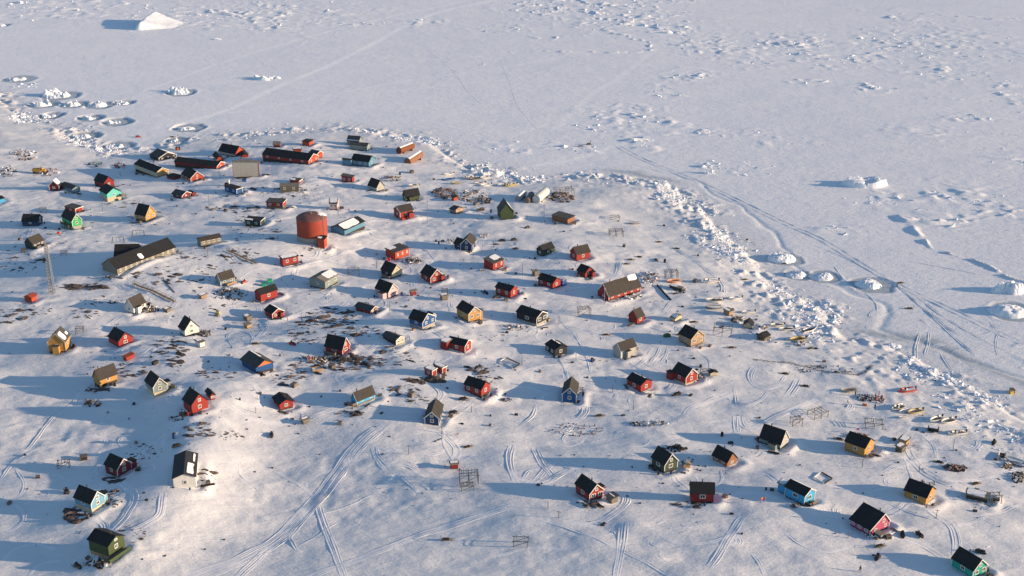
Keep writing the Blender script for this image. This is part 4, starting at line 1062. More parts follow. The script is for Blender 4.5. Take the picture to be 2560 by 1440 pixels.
def add_ribbon(mb, L, prof):
    rows = ribbon(L, prof, '', None)
    k = len(mb.v); n = len(L); m = len(rows)
    for r in rows: mb.v += [tuple(p) for p in r]
    for j in range(m - 1):
        if prof[j][1] < 0 and prof[j + 1][1] < 0: continue
        for i in range(n - 1):
            a = k + j * n + i
            mb.f.append((a + n, a + n + 1, a + 1, a))
def offset_line(L, o):
    d = np.gradient(L, axis=0); d /= (np.linalg.norm(d, axis=1, keepdims=True) + 1e-9)
    return L + np.stack([-d[:, 1], d[:, 0]], 1) * o
TRACKS = [('s3', [(958, 1061), (900, 1109), (867, 1150), (840, 1188), (790, 1249), (735, 1311), (682, 1359), (626, 1389), (560, 1416), (470, 1448)]),
          ('s2', [(878, 1140), (842, 1190), (796, 1250), (745, 1306), (690, 1352)]), ('s2', [(684, 1360), (625, 1416), (590, 1450)]),
          ('s2', [(794, 1258), (807, 1297), (822, 1337), (833, 1367), (844, 1402), (862, 1450)]), ('s2', [(760, 1448), (888, 1402), (976, 1367), (1041, 1341), (1120, 1315), (1200, 1290), (1290, 1262)]),
          ('k', [(941, 1230), (877, 1262), (812, 1282), (761, 1295)]), ('k', [(853, 1301), (812, 1326), (742, 1370)]), ('s', [(733, 1328), (725, 1345), (742, 1374), (757, 1381)]),
          ('s', [(691, 1179), (735, 1203), (768, 1225), (788, 1246)]), ('s', [(602, 1165), (604, 1185), (620, 1200), (638, 1206)]), ('s', [(850, 1168), (810, 1180), (786, 1192)]), ('s', [(768, 1205), (766, 1220), (785, 1230)]),
          ('s', [(942, 1117), (947, 1141), (975, 1169)]), ('s', [(929, 1118), (940, 1149), (962, 1177)]), ('s', [(990, 1180), (1030, 1215), (1048, 1238)]),
          ('s', [(1331, 1118), (1349, 1160), (1378, 1193)]), ('s', [(1345, 1120), (1362, 1160), (1392, 1190)]), ('s2', [(1280, 1110), (1273, 1151), (1282, 1190), (1291, 1212)]), ('s2', [(1382, 1155), (1355, 1184), (1327, 1211)]),
          ('s2', [(1424, 1171), (1371, 1202), (1340, 1212)]), ('s', [(1300, 1206), (1318, 1180), (1342, 1172)]), ('s2', [(1564, 1235), (1564, 1258), (1527, 1289), (1471, 1311), (1411, 1304)]), ('s2', [(1560, 1305), (1553, 1360), (1540, 1448)]),
          ('k', [(1060, 1340), (1149, 1313), (1220, 1284)]), ('s', [(1344, 1295), (1460, 1333), (1620, 1409), (1680, 1442)]), ('s2', [(1886, 915), (1875, 941), (1888, 964), (1916, 971), (1954, 960)]), ('s', [(1905, 919), (1926, 937)]),
          ('s2', [(1708, 1040), (1729, 1018), (1780, 1000), (1826, 981)]), ('s', [(1834, 969), (1838, 990), (1842, 1016)]), ('s', [(1920, 978), (1900, 1000), (1872, 1012), (1830, 1018)]), ('s2', [(1839, 1034), (1841, 1060), (1843, 1085)]), ('s', [(1856, 1034), (1862, 1060), (1880, 1080)]),
          ('s2', [(2004, 1011), (1935, 1045), (1886, 1071)]), ('s2', [(2040, 998), (1967, 1030), (1924, 1049)]), ('s', [(1990, 948), (1978, 970), (1962, 990)]), ('s', [(2004, 948), (1992, 970), (1976, 992)]), ('s', [(1966, 938), (1950, 958)]),
          ('s2', [(2448, 1098), (2445, 1117), (2411, 1133)]), ('s', [(2379, 1106), (2337, 1122)]), ('s', [(2300, 1085), (2332, 1111), (2342, 1146)]), ('s', [(2300, 1180), (2360, 1200), (2430, 1200), (2490, 1190)]), ('s', [(2558, 1258), (2492, 1282), (2427, 1292)]),
          ('s2', [(2210, 1180), (2250, 1162), (2310, 1150), (2380, 1150)]), ('s', [(1975, 1195), (2080, 1215), (2160, 1230), (2240, 1215)]), ('s', [(2190, 1240), (2290, 1285), (2400, 1310), (2470, 1290)]),
          ('s', [(570, 845), (585, 866), (612, 868), (632, 852), (628, 834), (600, 828), (574, 836), (566, 850)]), ('s', [(648, 808), (656, 826), (640, 846), (624, 862)]), ('s', [(655, 802), (668, 822), (652, 842)]),
          ('s2', [(610, 949), (640, 967), (651, 990), (652, 1006)]), ('s2', [(1560, 545), (1600, 562), (1640, 592), (1690, 622), (1724, 642), (1757, 666), (1791, 692), (1808, 715), (1806, 732), (1792, 738)]),
          ('s2', [(1549, 655), (1546, 677), (1531, 694), (1493, 707), (1440, 716)]), ('s', [(1677, 752), (1652, 784)]), ('s', [(1420, 742), (1380, 722), (1330, 716), (1290, 720)]), ('s', [(1860, 770), (1950, 800), (2020, 850), (2080, 880)]),
          ('v', [(1540, 362), (1600, 395), (1690, 432), (1760, 462), (1830, 494), (1900, 528), (1980, 566), (2060, 603), (2120, 640), (2190, 682), (2260, 720), (2330, 752), (2400, 785), (2480, 824), (2580, 870)]),
          ('k', [(2014, 606), (2063, 624), (2121, 649), (2200, 690)]), ('k', [(2084, 664), (2115, 701), (2170, 738), (2190, 760), (2192, 785)]), ('k', [(2271, 652), (2381, 673), (2480, 692)]), ('s', [(2232, 706), (2300, 765), (2370, 830), (2440, 890)]),
          ('s', [(2262, 730), (2330, 790), (2400, 840)]), ('s', [(2290, 740), (2370, 800), (2460, 850), (2540, 890)]), ('s', [(2205, 770), (2180, 780), (2176, 792), (2200, 790), (2240, 770)]), ('s', [(2300, 830), (2290, 870), (2292, 905)]), ('s', [(2322, 830), (2320, 860), (2312, 890)]),
          ('s', [(2540, 820), (2500, 832), (2490, 860), (2495, 890)]), ('s', [(2470, 800), (2490, 820), (2520, 822)]), ('s', [(2250, 790), (2270, 802), (2300, 800), (2320, 815)]), ('s', [(2350, 880), (2380, 930), (2390, 950)]),
          ('f', [(1060, 118), (1100, 150), (1135, 180), (1170, 230), (1205, 262)]), ('f', [(1250, 150), (1275, 210), (1292, 260), (1330, 310), (1352, 328)]), ('f', [(1340, 110), (1430, 145), (1520, 170)]), ('s2', [(1225, 492), (1245, 470), (1275, 440), (1300, 420)]),
          ('k', [(180, 305), (240, 318), (300, 330)]), ('s', [(1180, 720), (1150, 735), (1100, 742)]), ('s', [(960, 706), (1010, 694), (1080, 700)]), ('s2', [(940, 640), (1040, 648), (1120, 660), (1210, 690)]), ('s', [(1400, 800), (1440, 840), (1470, 900), (1476, 930)]),
          ('s', [(640, 660), (700, 668), (760, 660), (840, 640), (960, 600)]), ('s', [(560, 770), (640, 740), (720, 730), (800, 745)]), ('s', [(720, 790), (780, 770), (840, 760)]), ('s2', [(1215, 905), (1190, 930), (1160, 940)]), ('s', [(1320, 830), (1340, 815), (1380, 805), (1430, 812)]),
          ('s', [(1300, 930), (1330, 920), (1400, 910)]), ('s2', [(1465, 1010), (1460, 1035), (1430, 1055), (1390, 1062)]), ('s', [(1630, 870), (1610, 900), (1580, 920)]), ('s', [(1650, 866), (1640, 890), (1620, 912)]), ('s', [(1670, 868), (1664, 890), (1650, 908)]), ('s', [(1340, 1010), (1330, 1040), (1300, 1064)]),
          ('s', [(60, 1130), (120, 1060), (180, 1010), (200, 980)]), ('s', [(0, 1200), (40, 1150), (110, 1110)]), ('s', [(20, 1330), (60, 1300), (50, 1270), (20, 1260)]), ('s', [(70, 1440), (100, 1410), (150, 1400)]), ('s', [(10, 1400), (40, 1370), (90, 1360), (140, 1370)]), ('s', [(160, 1110), (180, 1095), (230, 1090), (290, 1100)]),
          ('s', [(0, 1075), (60, 1060), (130, 1075)]), ('s', [(40, 1170), (60, 1210), (50, 1240)]), ('s', [(1040, 610), (1080, 640), (1100, 690)]), ('s', [(1250, 640), (1270, 620), (1300, 612)]), ('s', [(1235, 600), (1250, 625), (1258, 650)]), ('s', [(1960, 1330), (2000, 1360), (2060, 1380), (2120, 1370)]),
          ('s2', [(1770, 1420), (1800, 1380), (1830, 1330), (1856, 1290)]), ('s', [(1880, 1384), (1900, 1410), (1912, 1440)]), ('s', [(1240, 1390), (1320, 1370), (1420, 1372)]), ('s', [(1650, 1340), (1700, 1360), (1790, 1352), (1850, 1320)])]
# many short arcs where snowmobiles turned between the houses
_rt = random.Random(5)
for i in range(230):
    u, v = _rt.choice([(900, 800), (1300, 780), (1550, 880), (1900, 1000), (1500, 1080), (300, 1120), (1100, 1080), (2300, 1250), (1250, 640), (1000, 620), (700, 760), (2380, 880), (1750, 1330), (2350, 1090)])
    u += _rt.gauss(0, 120); v += _rt.gauss(0, 60)
    r = _rt.uniform(8, 46); a0 = _rt.uniform(0, 6.28); da = _rt.uniform(.7, 2.2)
    TRACKS.append((_rt.choice(['s', 's', 'k', 's2']), [(u + r * cos(a0 + da * t), v + .5 * r * sin(a0 + da * t)) for t in (0, .25, .5, .75, 1)]))
# trodden ways from house to house and down to the ice
_hc = [(h[1][0] + cos(h[2]) * h[3] / 2 - sin(h[2]) * h[4] / 2, h[1][1] + sin(h[2]) * h[3] / 2 + cos(h[2]) * h[4] / 2, max(h[3], h[4])) for h in HOUSES]
WAYS = []
for i, (x, y, w) in enumerate(_hc):
    for (q, j) in sorted(((x - a) ** 2 + (y - b) ** 2, j) for j, (a, b, _) in enumerate(_hc) if j != i)[:3]:
        if j < i and q > 60: 
            a, b, w2 = _hc[j]; d = sqrt(q); ux, uy = (a - x) / d, (b - y) / d
            if d < (w + w2) * .7 + 3: continue
            k = _rt.uniform(-.16, .16)
            P = []
            for t in (.0, .3, .6, 1.0):
                s0, s1 = w * .72 + 1, d - w2 * .72 - 1
                r = s0 + (s1 - s0) * t
                P.append((x + ux * r - uy * d * k * sin(pi * t), y + uy * r + ux * d * k * sin(pi * t)))
            WAYS.append(P)
_minor = MB()
for P in WAYS:
    L = spline(P, 1.0) + 0
    L = L + np.column_stack([.5 * vnoise(L[:, 0], L[:, 1], 8, 1), .5 * vnoise(L[:, 0], L[:, 1], 8, 2)])
    L = np.array([q for q in L if not any(inside_foot(q, f, .8) for f in FOOT)])
    if len(L) < 6 or np.max(np.linalg.norm(np.diff(L, axis=0), axis=1)) > 3: continue
    add_ribbon(_minor, L, P_PATH)
    if _rt.random() < .5: add_ribbon(_minor, offset_line(L, _rt.uniform(.9, 1.6)), P_SLED)
for i, (kind, pts) in enumerate(TRACKS):
    L = px_line(pts, 1.0)
    big = kind in ('s3', 'v', 's2') and i < 60
    mb = MB() if big else _minor
    if kind == 'v': add_ribbon(mb, L, P_VEH)
    elif kind == 'k': add_ribbon(mb, L, P_SKI)
    elif kind == 'f': add_ribbon(mb, L, P_FAINT)
    elif kind == 'p': add_ribbon(mb, L, P_PATH)
    else:
        n = {'s': 1, 's2': 2, 's3': 4}[kind]
        for q in range(n):
            w = (q - (n - 1) / 2) * 1.15
            Lq = offset_line(L, w) + np.column_stack([.25 * vnoise(L[:, 0] + 50 * q, L[:, 1], 15, q), .25 * vnoise(L[:, 0], L[:, 1] + 70 * q, 15, q + 1)])
            add_ribbon(mb, Lq, P_SLED)
    if big:
        o = obj('vehicle_track' if kind == 'v' else 'snowmobile_track', mb, M_TRACK, smooth=True)
        tag(o, 'long double track of a vehicle over the sea ice' if kind == 'v' else 'grooves left in the snow by snowmobiles', kind='structure')
tag(obj('minor_tracks', _minor, M_TRACK, smooth=True), 'many short turning grooves of snowmobiles and sledges', kind='structure')

# ------------------------------------------------------------------ icebergs
def berg(x, y, w, h, kind, seed, label):
    """an irregular block of ice, base sunk below the frozen sea"""
    rn = np.random.RandomState(seed)
    n = 46
    m = MB()
    us = np.linspace(-1, 1, n); U, V = np.meshgrid(us, us)
    dpt = {'wedge': .95, 'table': .5}.get(kind, .62)
    R = np.sqrt(U ** 2 + V ** 2) + .10 * vnoise(U * 20 + seed * 9, V * 20, 11, seed) + .05 * vnoise(U * 20, V * 20 + seed, 4, seed + 1)
    base = 1 - sstep(.62, .98, R)
    a = vnoise(U * 10 + seed * 13.3, V * 10, 5.5, seed); b = vnoise(U * 10 + seed * 7.1, V * 10, 2.4, seed + 1); c = vnoise(U * 10 + seed, V * 10, 1.1, seed + 2)
    if kind == 'wedge':
        cr = .10 * (V + .3) + .05 * a                       # crest line, steep towards the shaded side, a long ramp on the other
        prof = np.where(U < cr, sstep(-.20, 0, U - cr), np.clip(1 - (U - cr) / .92, 0, 1) ** 1.15)
        Z = prof * (1 - sstep(.62, .80, np.abs(V - .15) * (1 + .75 * np.maximum(U, 0)))) * (.8 + .25 * V) + .03 * b * base
        R = np.maximum(R * 0, np.maximum(np.abs(U), np.abs(V)))
    elif kind == 'table':
        Z = (.62 + .25 * (a > .05) + .10 * b) * (1 - sstep(.78, .95, R)); Z -= .4 * np.exp(-((U - .05) / .2) ** 2) * base
    elif kind == 'dome':
        Z = np.sqrt(np.clip(1 - (R / .98) ** 2, 0, 1)) * (.80 + .22 * a) + base * (.10 * np.abs(b) + .07 * c)
    elif kind == 'jag':
        pk = np.maximum(0, .35 + .75 * a + .42 * np.abs(b) + .18 * c)
        Z = base * np.minimum(pk, 1.15)
    else:
        Z = base * np.clip(.30 + .55 * np.maximum(a, -.2) + .28 * np.abs(b) + .12 * c, .05, 1.1)
    q = 1.0
    st = .16
    if kind != 'wedge': Z = Z * .55 + .45 * (np.floor(Z / st) * st + st * sstep(.55, 1, (Z / st) % 1))   # broken, faceted steps
    X = x + U * w * .5; Y = y + V * w * dpt * .5 * (1.25 if kind in ('dome', 'lump') else 1.0)
    zz = np.where(R > 1.0, -1.2, Z * h - .45)
    for i in range(n):
        for j in range(n):
            m.v.append((X[i, j], Y[i, j], zz[i, j] - .3))
    for i in range(n - 1):
        for j in range(n - 1):
            if min(R[i, j], R[i + 1, j], R[i, j + 1], R[i + 1, j + 1]) > 1.06: continue
            k = i * n + j
            m.f.append((k, k + 1, k + n + 1, k + n))
    m2 = MB(); used = sorted({q for f in m.f for q in f}); re = {q: i for i, q in enumerate(used)}
    m2.v = [m.v[q] for q in used]; m2.f = [tuple(re[q] for q in f) for f in m.f]
    o = obj('iceberg', m2, M_ICE, smooth=(kind in ('dome', 'wedge')))
    tag(o, label, 'iceberg', 'icebergs frozen into the sea ice')
for i, (bx, by, bw, bh, mo, kind, lab) in enumerate(BERGS_W):
    berg(bx, by, bw, bh, kind, i * 3 + 2, lab)

# ------------------------------------------------------------------ broken ice blocks (nobody could count them)
def ice_blocks():
    rn = np.random.RandomState(17)
    V, F = [], []
    cube = np.array([(-1, -1, -1), (1, -1, -1), (1, 1, -1), (-1, 1, -1), (-1, -1, 1), (1, -1, 1), (1, 1, 1), (-1, 1, 1)], float)
    faces = [(3, 2, 1, 0), (4, 5, 6, 7), (0, 1, 5, 4), (1, 2, 6, 5), (2, 3, 7, 6), (3, 0, 4, 7)]
    def add(x, y, s):
        z = float(gz(x, y))
        a = rn.uniform(0, 2 * pi); t1, t2 = rn.uniform(-.5, .5, 2)
        p = cube * np.array([s, s * rn.uniform(.5, .9), s * rn.uniform(.18, .5)]) * (1 + rn.uniform(-.28, .28, (8, 3)))
        c, q = cos(t1), sin(t1); p = p @ np.array([[1, 0, 0], [0, c, -q], [0, q, c]]).T
        c, q = cos(t2), sin(t2); p = p @ np.array([[c, 0, q], [0, 1, 0], [-q, 0, c]]).T
        c, q = cos(a), sin(a); p = p @ np.array([[c, -q, 0], [q, c, 0], [0, 0, 1]]).T
        k = len(V)
        V.extend([(x + r[0], y + r[1], z + r[2] - s * .08) for r in p])
        F.extend([tuple(k + i for i in f) for f in faces])
    # along the shore
    m = (np.abs(GD - 3) < 24) & (YY > 270) & (YY < 760) & (np.abs(XX) < 330)
    jj, ii = np.nonzero(m)
    bel = vnoise(XX[m], YY[m], 16, 2) + .5 * vnoise(XX[m], YY[m], 6, 3)
    cell = (np.gradient(GX)[ii] * np.gradient(GY)[jj])
    ea = sstep(40, 110, XX[m])
    pr = np.exp(-((GD[m] + 1 - 5 * ea) / (6.5 + 8 * ea * (GD[m] > 0))) ** 2) * np.clip(.25 + bel, 0, 2) * cell
    take = rn.choice(len(jj), 5000, p=pr / pr.sum())
    for t in take:
        add(GX[ii[t]] + rn.uniform(-.5, .5), GY[jj[t]] + rn.uniform(-.5, .5), min(1.15, .13 + rn.exponential(.21)))
    # out in the rough fields
    for cx, cy, rx, ry, k in ROUGH_W:
        nb = int(26 * k * min(4, max(1, rx * ry / 500)))
        for _ in range(nb):
            x, y = cx + rn.normal(0, rx * .55), cy + rn.normal(0, ry * .55)
            s = min(1.9, .18 + rn.exponential(.30))
            add(x, y, s)
    me = bpy.data.meshes.new('ice_rubble'); me.from_pydata(V, [], F); me.materials.append(M_RUBBLE); me.update()
    o = bpy.data.objects.new('ice_rubble', me); COL.objects.link(o)
    tag(o, 'broken ice blocks heaved up along the shore and in the rough ice fields', kind='stuff')
ice_blocks()

# ------------------------------------------------------------------ bare rock showing through the snow
def rock_mesh(seed):
    rn = np.random.RandomState(seed)
    m = MB(); nr, ns = 4, 9
    rings = []
    ph = rn.uniform(.65, 1.25, ns)
    for i, (r, z) in enumerate([(1.08, -.7), (1.0, .12), (.72, .62), (.34, .92)]):
        ring = []
        for j in range(ns):
            a = 2 * pi * j / ns
            q = r * ph[j] * rn.uniform(.86, 1.14)
            ring.append((q * cos(a), q * sin(a) * .62, z * rn.uniform(.75, 1.2) + .25 * cos(a - 2.6) * (z > 0)))
        rings.append(ring)
    m.loft(rings)
    me = bpy.data.meshes.new('rock'); me.from_pydata(m.v, [], m.f); me.materials.append(M_ROCK); me.update()
    return me
ROCK_ME = [rock_mesh(40 + i) for i in range(12)]
CLUSTERS = [(20, 790, 60, 24, 16, 1.0, 'below the orange red box hut'), (90, 772, 50, 16, 12, .8, 'below the orange red box hut'), (205, 716, 62, 9, 22, 1.3, 'in the long ledge at the foot of the lattice mast'),
            (55, 650, 62, 36, 18, 1.0, 'beside the lattice mast'), (210, 785, 40, 16, 10, .9, 'upslope of the yellow barn'), (250, 752, 60, 14, 10, .9, 'beside the white house with the brown roof'),
            (300, 690, 66, 10, 12, .9, 'at the near foot of the school'), (400, 690, 60, 26, 16, .8, 'between the school and the boardwalk'), (510, 690, 50, 30, 12, .8, 'around the blue grey house'),
            (600, 640, 46, 22, 14, .9, 'beside the boardwalk below the big red tank'), (580, 520, 70, 12, 26, 1.1, 'between the blue flat roofed house and the big red tank'), (640, 545, 60, 22, 12, .7, 'upslope of the big red tank'),
            (640, 478, 60, 10, 12, .9, 'under the blue flat roofed house'), (745, 468, 60, 9, 14, .8, 'under the flat roofed olive house'), (770, 490, 40, 20, 12, .7, 'at the snowy dome above the big red tank'),
            (640, 585, 70, 22, 18, .8, 'on the slope west of the big red tank'), (800, 622, 44, 8, 8, .8, 'at the foot of the big red tank'), (830, 795, 70, 26, 36, 1.3, 'on the rocky rise above the tall red house'),
            (780, 830, 60, 30, 40, .7, 'on the shaded side of the rocky rise'), (905, 830, 46, 12, 16, 1.0, 'beside the dark grey house on the rocky rise'), (850, 905, 72, 24, 46, 1.0, 'around the tall red house'),
            (760, 925, 46, 22, 26, .8, 'between the blue workshop and the tall red house'), (720, 950, 50, 14, 14, .9, 'below the blue workshop'), (430, 870, 44, 22, 20, 1.2, 'above the grey house on the cream plinth'),
            (330, 925, 40, 22, 18, .8, 'beside the yellow house with the dark undercroft'), (440, 905, 20, 14, 8, 1.0, 'above the grey house on the cream plinth'), (980, 895, 60, 22, 22, .8, 'below the dark grey house on the rocky rise'),
            (930, 905, 40, 18, 12, .8, 'in the snow east of the tall red house'), (1060, 952, 44, 7, 12, 1.5, 'in the reddish ledge below the staggered red house'), (1200, 925, 36, 8, 8, 1.4, 'in the flat slabs east of the staggered red house'),
            (1215, 948, 40, 12, 10, .8, 'in the flat slabs east of the staggered red house'), (1230, 845, 50, 10, 8, .7, 'below the black house with white trim'), (1010, 975, 40, 14, 14, .8, 'above the dark blue house'), (1055, 1000, 40, 12, 8, .7, 'above the dark blue house'),
            (540, 935, 50, 18, 16, .8, 'between the large red house and the blue workshop'), (500, 1075, 44, 22, 18, .9, 'on the slope below the large red house'), (440, 1045, 20, 8, 8, .8, 'at the foot of the large red house'), (575, 1090, 30, 14, 10, .6, 'on the slope below the large red house'),
            (195, 1285, 34, 22, 34, 1.0, 'under the light blue house'), (275, 1245, 30, 26, 18, .8, 'between the light blue house and the brick red house'), (330, 1335, 36, 22, 14, .7, 'beside the green house'), (360, 1130, 50, 20, 18, .6, 'above the white barn'), (285, 1200, 24, 7, 14, 1.0, 'under the brick red house'),
            (520, 1190, 24, 18, 8, .6, 'east of the white barn'), (240, 972, 32, 8, 10, .8, 'under the yellow house with the dark undercroft'), (360, 545, 50, 24, 18, .7, 'around the yellow house on a dark plinth'), (200, 560, 50, 14, 14, .7, 'beside the bright green house'),
            (320, 510, 50, 12, 12, .7, 'below the turquoise house'), (130, 600, 40, 16, 12, .7, 'around the dark green house behind the mast'), (1720, 1262, 44, 7, 12, .8, 'under the dark red house with the windowed long wall'), (1470, 1258, 26, 6, 8, .8, 'under the solitary red house'), (560, 770, 60, 10, 6, .7, 'along the road below the blue grey house'),
            (470, 640, 50, 12, 12, .7, 'behind the school'), (1440, 1004, 22, 5, 6, .9, 'under the tall bright blue house'), (880, 1035, 34, 7, 10, .9, 'under the sky blue house')]
def fit16(t):
    w = t.split()
    return t if len(w) <= 16 else ' '.join([w[0]] + w[2:]) if len(w) == 17 else ' '.join(w[:1] + w[3:])
def rock_words(L, hz, off):
    size = 'broad' if L > 1.5 else 'middling' if L > 1.05 else 'small'
    form = 'flat' if hz < .25 else 'rounded' if hz < .34 else 'jutting'
    ew = 'eastern' if off[0] > 2.5 else 'western' if off[0] < -2.5 else ''
    ns = 'northern' if off[1] > 2 else 'southern' if off[1] < -2 else ''
    return f"{size} {form} dark rock, {(ns + ' ' + ew).strip() or 'middle'} part, "
def add_rocks():
    rn = np.random.RandomState(23)
    allr = []
    for u, v, ru, rv, n, s, where in CLUSTERS:
        cc = ground(u, v)
        for _ in range(int(n * 2.8)):
            a, r = rn.uniform(0, 2 * pi), sqrt(rn.uniform(0, 1))
            p = ground(u + ru * r * cos(a), v + rv * r * sin(a))
            if any(inside_foot(p, f) for f in FOOT): continue
            L = s * min(2.3, .26 + rn.exponential(.40))
            allr.append((L * scale_at(p), L, p, where, rn.normal(.12, .45), rn.randint(len(ROCK_ME)), rn.uniform(.16, .42), p - cc))
    allr.sort(key=lambda q: -q[0])
    V, F, k = [], [], 0
    seen = set()
    for i, (_, L, p, where, ang, mi, hz, off) in enumerate(allr):
        if i < 290:
            o = bpy.data.objects.new('rock', ROCK_ME[mi]); COL.objects.link(o)
            o.location = (p[0], p[1], p[2] - .05 * L); o.rotation_euler = (0, 0, ang); o.scale = (L * 1.15, L * .7, L * hz)
            tag(o, fit16((rock_words(L, hz, off) if where in seen else 'largest dark rock ') + where), 'rock', 'bare rocks ' + where)
            seen.add(where)
        else:
            me = ROCK_ME[mi]; c, s = cos(ang), sin(ang); b = len(V)
            for q in me.vertices:
                x, y, z = q.co.x * L * 1.15, q.co.y * L * .7, q.co.z * L * hz
                V.append((p[0] + c * x - s * y, p[1] + s * x + c * y, p[2] - .05 * L + z))
            F.extend([tuple(b + j for j in f.vertices) for f in me.polygons])
    me = bpy.data.meshes.new('rock_fragments'); me.from_pydata(V, [], F); me.materials.append(M_ROCK); me.update()
    o = bpy.data.objects.new('rock_fragments', me); COL.objects.link(o)
    tag(o, 'small dark stones and outcrop edges scattered through the snow', kind='stuff')
add_rocks()
# ------------------------------------------------------------------ naming by the closest building
def short(lab, n=8):
    w = lab.split(',')[0].split()
    cut = w[:n]
    while cut and cut[-1] in ('a', 'the', 'of', 'and', 'with', 'its', 'in', 'on', 'to', 'under', 'at', 'by', 'white', 'black', 'two', 'big', 'grey', 'one', 'from', 'behind', 'beside', 'standing', 'between', 'near', 'over', 'showing', 'tall', 'long', 'single', 'dark', 'an', 'cream', 'small', 'bold', 'below'):
        cut = cut[:-1]
    return ' '.join(cut)
HPOS = [(h[0]['label'], h[1][0] + cos(h[2]) * h[3] / 2 - sin(h[2]) * h[4] / 2, h[1][1] + sin(h[2]) * h[3] / 2 + cos(h[2]) * h[4] / 2) for h in HOUSES]
def by_house(p, n=8):
    l, x, y = min(HPOS, key=lambda q: (q[1] - p[0]) ** 2 + (q[2] - p[1]) ** 2)
    return 'the ' + short(l, n)
USED = {}
def uniq(desc, p, word='beside', n=8):
    """a label from the look and the closest building; a second such thing gets its side of the building"""
    l, x, y = min(HPOS, key=lambda q: (q[1] - p[0]) ** 2 + (q[2] - p[1]) ** 2)
    lab = f'{desc} {word} the {short(l, n)}'
    if lab in USED:
        dx, dy = p[0] - x, p[1] - y
        side = ('east' if dx > 0 else 'west') if abs(dx) > abs(dy) else ('north' if dy > 0 else 'south')
        for alt in (f'{desc} {side} of the {short(l, n)}', f'{desc} {side} of and away from the {short(l, n - 2)}', f'{desc} further {side} of the {short(l, n)}'):
            if alt not in USED:
                lab = alt; break
    USED[lab] = 1
    return lab
def zg(k, x, y):
    return ground(*zpx(k, (x, y)))

# ------------------------------------------------------------------ the big red fuel tank
def big_tank():
    c = zg(0, 779, 606)
    s = scale_at(c); R = 38 / s
    c = c + np.array([0, R * .55, 0]); z0 = c[2] - .1
    root = thing('fuel_tank', 'huge round rust red fuel tank on a pale concrete ring, tallest thing in the village', 'fuel tank', (c[0], c[1], z0))
    h1, h2 = 2.5, 7.0
    def ringz(r, z, n=48): return [(c[0] + r * cos(2 * pi * i / n), c[1] + r * sin(2 * pi * i / n), z0 + z) for i in range(n)]
    m = MB(); m.loft([ringz(R * 1.02, -2.5), ringz(R * 1.02, h1)]); obj('plinth', m, M_CONC, root)
    red = paint('tank_red', (.30, .052, .03), var=.2, scale=.25)
    m = MB(); m.loft([ringz(R, h1 + .003), ringz(R, h1 + h2 * .25), ringz(R * 1.004, h1 + h2 * .25 + .06), ringz(R, h1 + h2 * .25 + .12), ringz(R, h1 + h2 * .5), ringz(R * 1.004, h1 + h2 * .5 + .06), ringz(R, h1 + h2 * .5 + .12), ringz(R, h1 + h2)], caps=False); obj('shell', m, red, root)
    rf = paint('tank_roof', (.20, .085, .07), var=.35, scale=.35)
    m = MB(); m.loft([ringz(R * 1.012, h1 + h2), ringz(R * 1.012, h1 + h2 + .18), ringz(R * .93, h1 + h2 + .62), ringz(R * .78, h1 + h2 + 1.05), ringz(R * .5, h1 + h2 + 1.45), ringz(R * .08, h1 + h2 + 1.65)])
    ro = obj('roof', m, rf, root)
    m = MB(); n = 14
    rings = []
    for t, dz in ((.45, .02), (.6, .16), (.85, .16), (.97, .03)):
        rings.append([(c[0] + R * t * (1 + .05 * sin(3 * a)) * cos(a), c[1] + R * t * (1 + .05 * sin(3 * a)) * sin(a), z0 + h1 + h2 + .22 + 1.45 * (1 - t ** 2.2) + .1 + dz) for a in np.linspace(-.35, 1.0, n)])
    m.loft(rings, close=False, caps=False); obj('roof_snow', m, M_SNOW, ro, smooth=True)
    m = MB()
    for a in (-.62, -.55):
        m.bar((c[0] + R * 1.03 * cos(a), c[1] + R * 1.03 * sin(a), z0), (c[0] + R * 1.03 * cos(a), c[1] + R * 1.03 * sin(a), z0 + h1 + h2 + 1.0), .05)
    for i in range(26):
        z = z0 + .4 + i * .43
        m.bar((c[0] + R * 1.03 * cos(-.62), c[1] + R * 1.03 * sin(-.62), z), (c[0] + R * 1.03 * cos(-.55), c[1] + R * 1.03 * sin(-.55), z), .025)
    obj('ladder', m, M_METAL, root)
    m = MB(); m.tube((c[0], c[1], z0 + h1 + h2 + 1.5), (c[0], c[1], z0 + h1 + h2 + 2.0), .25); obj('vent', m, M_METAL, ro)
big_tank()

